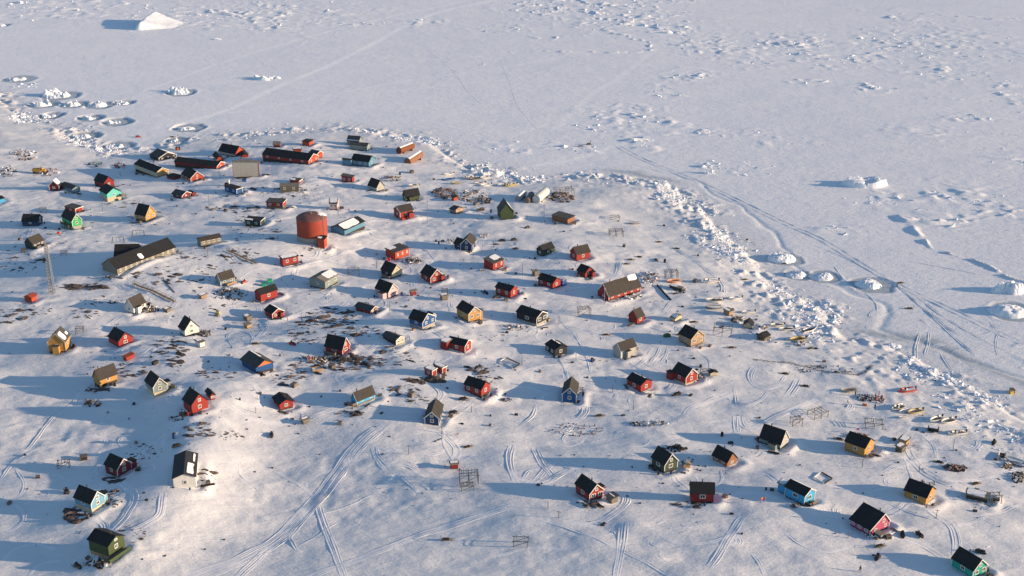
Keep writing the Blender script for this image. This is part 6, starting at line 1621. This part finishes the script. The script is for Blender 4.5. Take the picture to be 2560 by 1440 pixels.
box_thing('water_box', 'big open blue box standing at the end of the snowy backed red house', 'container', zg(9, 1315, 812), .8, [('shell', paint('box_blue', (.03, .07, .22)), [(-1.1, 1.1, -.9, -.8, -.2, 2.0), (-1.1, 1.1, .8, .9, -.2, 2.0), (-1.1, -1.0, -.795, .795, -.2, 2.0)]), ('floor', M_DARK, [(-.99, 1.1, -.79, .79, -.1, .1)]), ('frame', M_METAL, [(1.11, 1.2, -.92, .92, 1.9, 2.05), (1.11, 1.2, -.92, -.82, -.1, 1.895), (1.11, 1.2, .82, .92, -.1, 1.895)])])
box_thing('covered_trailer', 'trailer under a black cover beside the white boat with the green gunwale', 'trailer', zg(16, 2200, 1055), -.4, [('cover', M_BLACK, [(-1.6, 1.6, -.9, .9, .3, 1.3)]), ('snow_cap', M_SNOW, [(-1.3, 1.2, -.75, .8, 1.303, 1.45)]), ('drawbar', M_METAL, [(1.6, 2.8, -.06, .06, .35, .45)]), ('wheel', M_DARK, [(-.4, .4, -1.0, -.91, 0, .6)])])
box_thing('utility_box', 'small blue box on the snow below the grey slab roofed hall', 'box', zg(2, 1552, 715), 0, [('body', paint('box_blue2', (.03, .12, .35)), [(-.9, .9, -.6, .6, -.2, 1.3)]), ('lid', M_DARK, [(-.95, .95, -.65, .65, 1.303, 1.4)])])
box_thing('buoy_marker', 'lone yellow box far out on the ice off the east shore', 'marker', ground(2528, 984), .2, [('body', paint('mark_yellow', (.55, .40, .08)), [(-.6, .6, -.5, .5, -.1, 1.0)]), ('lid', M_WOOD, [(-.65, .65, -.55, .55, 1.003, 1.1)])])
box_thing('green_tarp', 'green covered heap in the shadow of the brown timber house', 'covered heap', zg(15, 575, 330), .5, [('cover', paint('tarp_green', (.06, .14, .04)), [(-1.2, 1.1, -.7, .7, -.1, .9), (-.8, .7, -.5, .5, .903, 1.15)]), ('weight', M_GWOOD, [(-1.3, -1.21, -.3, .3, 0, .2)])])
box_thing('oil_caddy', 'yellow green drum standing alone on the packed road below the weathered shed', 'drum', zg(7, 770, 1195), 0, [('drum', paint('drum_lime', (.45, .45, .07)), [(-.6, .6, -.5, .5, -.1, .9)]), ('lid', M_WOOD, [(-.5, .5, -.4, .4, .903, 1.0)])])
box_thing('red_barrel_tank', 'bright red drum at the shaded end of the long orange red hall', 'drum', zg(8, 1132, 488), 0, [('drum', paint('drum_red', (.6, .03, .02)), [(-.55, .55, -.5, .5, -.1, 1.5)]), ('lid', M_DARK, [(-.5, .5, -.45, .45, 1.503, 1.6)])])
box_thing('excavator_box', 'small dark engine box with an orange flap behind the boathouse', 'engine box', zg(2, 665, 290), .3, [('body', M_DARK, [(-1.2, 1.2, -.8, .8, -.1, 1.4)]), ('flap', paint('flap_orange', (.6, .12, .03)), [(-.5, .5, -.9, -.803, .3, 1.3)])])
box_thing('orange_flagged_crate', 'bright orange bundle on the snow near the bright green house', 'bundle', zg(1, 782, 1412), 0, [('bundle', paint('bundle_orange', (.75, .10, .02)), [(-.6, .6, -.4, .4, -.1, .8)]), ('strap', M_DARK, [(-.1, .1, -.42, .42, .803, .84)])])
box_thing('pallet_box', 'pale open crate with yellow boards below the tall red house among rocks', 'crate', zg(12, 1880, 890), .4, [('wall', M_WOOD, [(-1.6, 1.6, -1.1, -1.0, -.2, 1.0), (-1.6, 1.6, 1.0, 1.1, -.2, 1.0), (-1.6, -1.5, -.995, .995, -.2, 1.0), (1.5, 1.6, -.995, .995, -.2, 1.0)]), ('snow_fill', M_SNOW, [(-1.49, 1.49, -.99, .99, -.1, .6)]), ('board', paint('board_yellow', (.45, .33, .12)), [(-1.8, 1.9, -1.2, -1.105, .85, 1.0)])])

def satellite_dish():
    p = zg(2, 1330, 770); root = thing('satellite_dish', 'white satellite dish on a dark hut behind the bright blue flat roofed house', 'satellite dish', p, 0)
    m = MB(); fr = FR[root.name]
    m.box(fr, -1.4, .3, -.6, 1.0, -.3, 1.3); obj('cabin', m, paint('dish_cabin', (.09, .05, .045)), root)
    m = MB(); m.tube(fr(.6, 0, 0), fr(.6, 0, 1.6), .12); obj('stand', m, M_METAL, root)
    m = MB(); rg = lambda r, o: [fr(.62 + o, -.1 + r * cos(2 * pi * i / 18), 1.9 + r * sin(2 * pi * i / 18)) for i in range(18)]
    m.loft([rg(.15, -.1), rg(.6, .02), rg(1.05, .2), rg(1.05, .26), rg(.6, .09), rg(.15, -.02)]); obj('reflector', m, M_TRIM, root, smooth=True)
    m = MB(); m.bar(fr(.6, -.1, 1.2), fr(1.4, -.1, 1.85), .04); obj('feed_arm', m, M_METAL, root)
satellite_dish()

def walkway(a, b, label, w=.9, stairs=True):
    A, B = ground(*a), ground(*b); ang = atan2(B[1] - A[1], B[0] - A[0]); L = float(np.hypot(B[0] - A[0], B[1] - A[1]))
    root = thing('boardwalk', label, 'boardwalk', A, ang); fr = FR[root.name]; n = max(3, int(L / 2.5))
    zs = [max(float(gz(*fr(L * i / n, 0, 0)[:2])) - A[2], -9) + .45 for i in range(n + 1)]
    m = MB()
    for i in range(n):
        x0, x1 = L * i / n, L * (i + 1) / n
        m.hexa([fr(x0, -w / 2, zs[i]), fr(x1, -w / 2, zs[i + 1]), fr(x1, w / 2, zs[i + 1]), fr(x0, w / 2, zs[i]), fr(x0, -w / 2, zs[i] + .08), fr(x1, -w / 2, zs[i + 1] + .08), fr(x1, w / 2, zs[i + 1] + .08), fr(x0, w / 2, zs[i] + .08)])
    obj('deck', m, M_GWOOD, root)
    for y in (-w / 2, w / 2):
        m = MB()
        for i in range(n + 1): m.bar(fr(L * i / n, y, zs[i] - 1.0), fr(L * i / n, y, zs[i] + .95), .05)
        for i in range(n): m.bar(fr(L * i / n, y, zs[i] + .93), fr(L * (i + 1) / n, y, zs[i + 1] + .93), .045)
        obj('railing', m, M_GWOOD, root)
walkway((334, 712), (437, 757), 'long railed boardwalk running down from the school'); walkway((569, 629), (642, 661), 'railed boardwalk on the slope below the big red tank'); walkway((1112, 922), (1108, 950), 'wooden stair from the staggered flat roofed red house', 1.0)
walkway((332, 645), (410, 645), 'timber ramp along the front of the school', 1.1)

def pipe(a, b, r, mat, label, nm='pipe'):
    A, B = ground(*a), ground(*b); root = thing(nm, label, 'pipe', A)
    n = 8; pts = [(A[0] + (B[0] - A[0]) * t, A[1] + (B[1] - A[1]) * t) for t in np.linspace(0, 1, n)]
    pts = [(x, y, float(gz(x, y)) + r * .8) for x, y in pts]
    m = MB()
    for p, q in zip(pts[:-1], pts[1:]): m.tube(p, q, r, n=8)
    obj('tube', m, mat, root)
    for i in (1, 4, 6):
        m = MB(); m.box(Frame(pts[i], 0), -.25, .25, -.25, .25, -.8, -r * .5); obj('support', m, M_DARK, root)
pipe((1643, 714), (1677, 751), .32, M_BLACK, 'long black pipe lying on the snow east of the long red hall'); pipe((409, 699), (437, 732), .14, M_GWOOD, 'thin buried pipe casing downslope of the school')
pipe((1085, 1105), (1105, 1096), .1, M_DARK, 'short dark rod on the snow below the dark blue house')

def timber_frame(k, c4, label):
    P = [zg(k, *c) for c in c4]; root = thing('timber_frame', label, 'timber frame', P[0])
    zt = max(p[2] for p in P) + .35
    for i in range(4):
        a, b = P[i], P[(i + 1) % 4]; m = MB()
        d = (b - a) / np.linalg.norm(b - a) * .13
        m.bar((a[0] + d[0], a[1] + d[1], a[2] + .25), (b[0] - d[0], b[1] - d[1], b[2] + .25), .14); obj('beam', m, M_DARK if i in (1, 2) else M_TRIM, root)
timber_frame(14, [(265, 875), (440, 975), (530, 915), (350, 830)], 'snow filled house footing of dark and white beams by the dark grey house')
timber_frame(22, [(580, 885), (680, 945), (755, 895), (650, 835)], 'square snow filled footing frame behind the bright blue long house')

def flag(u, v, hpx, cols, label):
    b = ground(u, v); s = scale_at(b); H = hpx / (s * .88); root = thing('flag', label, 'flag', b)
    m = MB(); m.tube((b[0], b[1], b[2] - .3), (b[0], b[1], b[2] + H), .04, n=6); obj('pole', m, M_TRIM, root)
    for i, c in enumerate(cols):
        m = MB(); r0, r1 = H - .05 - .45 * i, H - .5 - .45 * i; n = 5
        row = lambda z: [(b[0] - .045 - 1.1 * t, b[1] + .12 * sin(5 * t), b[2] + z - .12 * t) for t in np.linspace(0, 1, n)]
        back = lambda R: [(x, y + .015, z) for x, y, z in R]
        A, B = row(r0), row(r1)
        m.loft([A, B, back(B), back(A), A], close=False, caps=False)
        obj('cloth', m, paint('cloth_%d' % (hash(c) & 0xffff), c), root)
flag(1912, 1262, 20, [(.7, .25, .05), (.6, .1, .2)], 'small orange and red flag on a pole in front of the bright blue long house'); flag(784, 905, 12, [(.6, .05, .04), (.6, .4, .1)], 'little red and yellow flag beside the tall red house among rocks'); flag(776, 903, 10, [(.55, .15, .35)], 'little pink flag west of the tall red house among rocks')
flag(1147, 1083 + 8, 8, [(.5, .3, .3)], 'tiny faded flag near the dark blue house'); flag(2147, 1083, 12, [(.6, .08, .22)], 'pink cloth on a post behind the yellow house by the boats')

# ------------------------------------------------------------------ heaps of driftwood and gear: nobody could count their pieces
def heap(u, v, ru, rv, n, smax, mats, label):
    rn = random.Random(int(u * 7 + v)); groups = [MB() for _ in mats]
    for _ in range(n):
        a, r = rn.uniform(0, 6.28), sqrt(rn.random())
        p = ground(u + ru * r * cos(a), v + rv * r * sin(a)); z = p[2] + (1 - r) * smax * .8 * rn.random()
        m = groups[rn.randrange(len(mats))]; f = Frame((p[0], p[1], z), rn.uniform(0, 3.1)); L = rn.uniform(.3, smax)
        if rn.random() < .55:
            e = (f(L, 0, 0)[0], f(L, 0, 0)[1], z + rn.uniform(-.1, .6)); m.bar((p[0], p[1], z), e, rn.uniform(.04, .12))
        else: m.box(f, -L * .35, L * .35, -L * .25, L * .25, -.2, rn.uniform(.15, .5))
    m = MB(); 
    me = bpy.data.meshes.new('debris'); V, F, I = [], [], []
    for i, g in enumerate(groups):
        b = len(V); V += g.v; F += [tuple(b + q for q in f) for f in g.f]; I += [i] * len(g.f)
    me.from_pydata([tuple(map(float, q)) for q in V], [], F)
    for q in mats: me.materials.append(q)
    me.polygons.foreach_set('material_index', I); me.update()
    o = bpy.data.objects.new('debris', me); COL.objects.link(o); tag(o, label, kind='stuff')
W_ = [M_GWOOD, M_DARK, M_WOOD, M_SNOW]
PB = paint('drift_pinkwood', (.33, .22, .19), var=.3)
for a in [(1112, 484, 32, 14, 170, 2.0, [PB, M_GWOOD, M_DARK], 'heap of driftwood and planks'), (1180, 490, 36, 16, 120, 1.6, W_, 'scattered gear on the harbour slope'), (1208, 503, 24, 9, 60, 1.6, [M_DARK, M_GWOOD, M_BLACK], 'dark gear behind the tan hut'), (1405, 494, 34, 13, 110, 2.4, [M_DARK, M_GWOOD, PB], 'timber heap by the white tanks'),
          (1625, 695, 24, 16, 90, 1.4, [M_GWOOD, PB, M_SNOW], 'gear half under snow at the end of the long red hall'), (1570, 742, 34, 8, 50, 1.3, [M_DARK, M_GWOOD, M_SNOW], 'gear under the front of the long red hall'), (1030, 655, 24, 8, 60, 1.8, [M_DARK, M_GWOOD, M_SNOW], 'crossed poles on snow'), (1290, 820, 30, 8, 40, 1.2, [M_DARK, M_GWOOD, M_SNOW], 'gear below the black house'),
          (980, 448, 26, 8, 50, 1.6, [M_GWOOD, PB], 'timber beside the small grey house'), (575, 735, 40, 16, 90, 1.5, W_, 'gear below the blue grey house'), (374, 775, 22, 10, 70, 1.3, W_, 'gear at the white house with brown roof'), (512, 835, 16, 8, 50, 1.2, [M_GWOOD, M_DARK], 'dark gear behind the white house with black roof'), (230, 1010, 22, 8, 40, 1.3, [M_DARK, M_GWOOD], 'gear under the yellow barn like house'),
          (1845, 800, 18, 8, 50, 1.6, W_, 'gear at the light brown box hut'), (1905, 820, 16, 6, 26, 1.2, W_, 'gear at the half round tent'), (1910, 848, 16, 7, 40, 1.2, W_, 'crates and gear at the olive tent'), (2000, 860, 14, 6, 40, 1.2, [M_SNOW, M_GWOOD], 'snowy gear at the tan boat'), (2165, 996, 22, 8, 110, 1.0, [M_METAL, M_DARK, M_TRIM], 'grey pile of nets and catch among the people'), (2200, 1000, 12, 10, 40, .8, [paint('gear_red', (.4, .03, .04)), M_DARK, M_TRIM], 'red and dark gear beside the catch'),
          (2386, 1172, 28, 6, 70, 1.9, [M_DARK, PB], 'brown driftwood and hides on the snow'), (2545, 1195, 20, 14, 70, 1.4, [M_DARK, M_SNOW, M_GWOOD], 'dark gear pile at the east end of the shore'), (2520, 1165, 20, 8, 40, 1.2, W_, 'snowy gear by the last boats'), (2190, 1340, 26, 10, 90, 1.3, W_, 'gear in front of the magenta house'), (1265, 1000, 14, 5, 20, .8, [M_DARK, M_GWOOD], 'gear at the brown red house'), (160, 870, 30, 5, 40, 1.2, [M_DARK, M_GWOOD], 'gear at the yellow house with the many sided roof'),
          (220, 1290, 10, 5, 14, 1, [M_DARK, M_GWOOD], 'gear under the light blue house'), (245, 1410, 30, 8, 50, 1.6, W_, 'planks and snow in front of the green house'), (120, 430, 30, 10, 60, 1.6, [PB, M_SNOW, M_GWOOD], 'pale gear heap on the western slope'), (55, 388, 40, 14, 80, 1.8, [PB, M_SNOW, M_GWOOD, M_DARK], 'gear heap by the bay shore'), (240, 412, 20, 7, 40, 1.4, [M_DARK, M_GWOOD, paint('gear_green', (.05, .2, .15))], 'dark green gear above the harbour'), (300, 415, 14, 7, 40, 1.3, [paint('gear_red2', (.3, .04, .04)), M_DARK], 'dark red machinery on the harbour slope'),
          (20, 430, 24, 14, 60, 1.6, [M_DARK, M_GWOOD, M_SNOW], 'dark gear at the western edge'), (1740, 945, 22, 10, 40, 1.4, [PB, M_GWOOD, M_SNOW], 'gear beside the tiny black roofed hut'), (1690, 1122, 26, 8, 40, 1.2, [M_DARK, M_BLACK], 'dark gear behind the dark green trimmed house'), (1640, 1170, 20, 8, 50, 1.4, [M_DARK, M_GWOOD], 'dark planks at the dark green trimmed house'), (1620, 1060, 50, 8, 60, .8, [M_DARK, M_SNOW, M_GWOOD], 'small stones and chips along the road'), (1440, 1075, 70, 16, 60, .5, [M_DARK, PB], 'droppings and chain posts of the dog ground'),
          (2060, 925, 80, 10, 40, .7, [M_DARK], 'gravel lumps on the bare strip'), (780, 900, 40, 8, 60, 1.3, W_, 'boards and gear west of the tall red house'), (845, 898, 24, 6, 40, 1.2, [M_DARK, M_GWOOD], 'dark planks under the tall red house'), (1130, 605, 14, 5, 20, .9, W_, 'gear at the double gabled house'), (1210, 590, 12, 6, 24, 1.0, [M_WOOD, M_TRIM, PB], 'boxes behind the double gabled house'), (1700, 725, 18, 6, 40, 1.2, [M_DARK, M_SNOW, M_GWOOD], 'gear round the dark green box shed'), (2140, 1090, 30, 5, 40, 1.0, [PB, M_WOOD, M_GWOOD], 'coloured scraps behind the yellow house by the boats'), (2310, 1210, 30, 4, 20, .9, [M_DARK, PB], 'scraps on the snow road'),
          (1990, 1395 - 130, 20, 5, 24, .8, [M_DARK, M_GWOOD], 'gear at the deck of the bright blue long house')]:
    heap(*a)
# fine litter of chips, stones and droppings over the whole village
def litter():
    rn = random.Random(77); m = MB(); n = 0
    while n < 1500:
        if rn.random() < .75:
            h = rn.choice(HOUSES); G, ang, W, Ln = h[1], h[2], h[3], h[4]
            x = G[0] + rn.gauss(0, 9); y = G[1] + rn.gauss(0, 8)
        else:
            p = ground(rn.uniform(0, 2500), rn.uniform(440, 1250)); x, y = p[0], p[1]
        if float(shore_dist(np.array([x]), np.array([y]))[0]) < 6 or any(inside_foot((x, y), f) for f in FOOT): continue
        z = float(gz(x, y)); s = .07 + rn.expovariate(9); f = Frame((x, y, z), rn.uniform(0, 3.1))
        m.box(f, -s, s, -s * .6, s * .6, -.1, s * rn.uniform(.4, 1.2)); n += 1
    tag(obj('litter', m, M_DARK), 'chips, stones and dark scraps strewn over the snow of the village', kind='stuff')
litter()
# ------------------------------------------------------------------ people: one continuous skinned body each
def skin_body(name, pts, edges, rad):
    me = bpy.data.meshes.new(name); me.from_pydata(pts, edges, []); me.update()
    o = bpy.data.objects.new(name, me); COL.objects.link(o)
    md = o.modifiers.new('skin', 'SKIN'); md.use_smooth_shade = True
    sv = me.skin_vertices[0].data
    for i, r in enumerate(rad): sv[i].radius = (r, r)
    sv[0].use_root = True
    sd = o.modifiers.new('sub', 'SUBSURF'); sd.levels = sd.render_levels = 1
    dg = bpy.context.evaluated_depsgraph_get(); ev = o.evaluated_get(dg)
    out = bpy.data.meshes.new_from_object(ev)
    bpy.data.objects.remove(o); bpy.data.meshes.remove(me)
    return out
def pose(stride=.0, arm=.0, bend=.0):
    P = [(0, 0, .92), (bend * .3, 0, 1.15), (bend * .6, 0, 1.38), (bend * .75, 0, 1.50), (bend * .85, 0, 1.60), (bend * .9, 0, 1.70),
         (bend * .6, .19, 1.40), (bend * .7 + arm * .2, .25, 1.12), (bend * .8 + arm * .5, .23, .90), (bend * .6, -.19, 1.40), (bend * .7 - arm * .2, -.25, 1.12), (bend * .8 - arm * .3, -.23, .90),
         (0, .10, .86), (stride * .3, .11, .48), (stride * .45, .11, .07), (stride * .45 + .16, .11, .04), (0, -.10, .86), (-stride * .15, -.11, .48), (-stride * .5, -.11, .07), (-stride * .5 + .16, -.11, .04)]
    E = [(0, 1), (1, 2), (2, 3), (3, 4), (4, 5), (2, 6), (6, 7), (7, 8), (2, 9), (9, 10), (10, 11), (0, 12), (12, 13), (13, 14), (14, 15), (0, 16), (16, 17), (17, 18), (18, 19)]
    Rr = [.16, .16, .17, .07, .10, .09, .085, .07, .05, .085, .07, .05, .11, .085, .06, .045, .11, .085, .06, .045]
    return P, E, Rr
POSES = [skin_body('person', *pose(.0, .1, .0)), skin_body('person', *pose(.7, .5, .05)), skin_body('person', *pose(.2, .9, .35))]
CLO = dict(black=(.02, .02, .022), red=(.38, .025, .02), orange=(.6, .14, .02), blue=(.03, .07, .2), tan=(.3, .22, .12), dark=(.045, .04, .04), white=(.5, .48, .45))
def person(u, v, ps, col, ang, label):
    p = ground(u, v); me = POSES[ps].copy(); me.materials.clear(); me.materials.append(paint('coat_' + col, CLO[col]))
    root = thing('person', label, 'person', p, ang, 'people out on the snow')
    o = bpy.data.objects.new('body', me); COL.objects.link(o); o.parent = root; FR[o.name] = FR[root.name]
    hd = me.vertices; bx = sum(q.co.x for q in hd if q.co.z > 1.6) / max(1, sum(1 for q in hd if q.co.z > 1.6))
    fr = FR[root.name]
    m = MB(); rg = lambda r, z, n=8: [fr(bx + r * cos(2 * pi * i / n), r * sin(2 * pi * i / n), z) for i in range(n)]
    m.loft([rg(.125, 1.64), rg(.135, 1.70), rg(.11, 1.79), rg(.04, 1.84)]); obj('hood', m, paint('hood_dark', (.03, .03, .03)), root, smooth=True)
    m = MB(); m.hexa([fr(bx + .07, -.055, 1.56), fr(bx + .115, -.055, 1.56), fr(bx + .115, .055, 1.56), fr(bx + .07, .055, 1.56), fr(bx + .07, -.055, 1.68), fr(bx + .12, -.055, 1.68), fr(bx + .12, .055, 1.68), fr(bx + .07, .055, 1.68)]); obj('face', m, paint('skin_tone', (.42, .25, .17)), root)
for a in [(741, 670, 1, 'dark', 2.6, 'person in dark clothes walking on the road below the big red tank'), (2138, 990, 0, 'black', .3, 'tall standing person in black and orange at the edge of the crowd'), (2148, 1001, 2, 'white', .6, 'stooping person in a pale jacket by the grey catch pile'), (2197, 990, 0, 'red', 3.0, 'person in a dark red coat at the seaward side of the crowd'), (2193, 1003, 2, 'orange', 2.8, 'person in bright orange overalls bending over the catch'),
          (2188, 996, 0, 'black', 2.2, 'person in black between the red and the orange ones'), (2120, 1012, 2, 'tan', 3.4, 'person in a tan jacket beside a sledge west of the crowd'), (2187, 1023, 0, 'dark', 1.2, 'person in dark clothes alone in front of the crowd'), (1560, 619, 1, 'black', 3.1, 'person in black walking on the open snow east of the brown roofed red house'), (1476, 358, 0, 'black', .3, 'rider in black on the snowmobile out on the sea ice'),
          (2242, 718, 1, 'dark', 0, 'person on the ice beside the moat iceberg'), (1120, 605, 1, 'dark', 1, 'person in dark clothes behind the double gabled house'), (2150, 1430, 1, 'dark', 2, 'person in dark clothes at the lower edge near the emerald house')]:
    person(*a)
for i, (u, v) in enumerate([(2158, 1013), (2162, 1014), (2166, 1015)]):
    b = ground(u, v); root = thing('net_float', ['first', 'middle', 'last'][i] + ' orange float in the row of three in front of the catch', 'float', b, 0, 'orange floats')
    m = MB(); m.loft([[(b[0] + r * cos(2 * pi * k / 10), b[1] + r * sin(2 * pi * k / 10), b[2] + z) for k in range(10)] for r, z in ((.1, 0), (.3, .15), (.35, .35), (.25, .6), (.08, .7))]); obj('ball', m, paint('float_orange', (.7, .18, .02)), root, smooth=True)
    m = MB(); m.tube((b[0], b[1], b[2] + .7), (b[0], b[1], b[2] + .8), .05, n=6); obj('eyelet', m, M_DARK, root)
# ------------------------------------------------------------------ the ground: one sheet of snow and sea ice
def build_ground():
    ny, nx = GZ.shape
    me = bpy.data.meshes.new('snow_ground')
    co = np.empty((ny * nx, 3)); co[:, 0] = XX.ravel(); co[:, 1] = YY.ravel(); co[:, 2] = GZ.ravel()
    idx = np.arange(ny * nx, dtype=np.int32).reshape(ny, nx)
    q = np.stack([idx[:-1, :-1], idx[:-1, 1:], idx[1:, 1:], idx[1:, :-1]], -1).reshape(-1, 4)
    nf = len(q)
    me.vertices.add(ny * nx); me.vertices.foreach_set('co', co.ravel())
    me.loops.add(nf * 4); me.loops.foreach_set('vertex_index', q.ravel())
    me.polygons.add(nf)
    me.polygons.foreach_set('loop_start', np.arange(0, nf * 4, 4, dtype=np.int32))
    me.polygons.foreach_set('loop_total', np.full(nf, 4, np.int32))
    me.polygons.foreach_set('use_smooth', np.ones(nf, bool))
    me.materials.append(M_SNOWG)
    me.update(calc_edges=True)
    a = me.attributes.new('mask', 'FLOAT_COLOR', 'POINT')
    c = np.zeros((ny * nx, 4), np.float32); c[:, 0] = GMO.ravel(); c[:, 1] = GSOIL.ravel(); c[:, 2] = GPACK.ravel(); c[:, 3] = 1
    a.data.foreach_set('color', c.ravel())
    # clean sea-ice snow against the trodden, sooty snow of the village
    cl = me.attributes.new('clean', 'FLOAT', 'POINT')
    cl.data.foreach_set('value', (sstep(6, -30, GD) * (.6 + .4 * sstep(350, 800, YY))).astype(np.float32).ravel())
    o = bpy.data.objects.new('snow_ground', me); COL.objects.link(o)
    o['kind'] = 'structure'; o['label'] = 'snow covered land and frozen sea in one sheet'
    return o
build_ground()

# ------------------------------------------------------------------ thin cold air that lifts the far darks a little
def air():
    m = bpy.data.materials.new('cold_air'); m.use_nodes = True
    N, L = m.node_tree.nodes, m.node_tree.links
    N.remove(N['Principled BSDF'])
    v = N.new('ShaderNodeVolumePrincipled'); v.inputs['Density'].default_value = 1.2e-5; v.inputs['Color'].default_value = (.74, .86, 1.0, 1); v.inputs['Anisotropy'].default_value = .1
    L.new(v.outputs[0], N['Material Output'].inputs['Volume'])
    b = MB(); b.box(WORLD, -7600, 7600, -3600, 14600, float(GZ.min()) - 1.0, CAM_H + 4)
    tag(obj('haze', b, m), 'thin cold haze over the ice and the village', kind='stuff')
air()
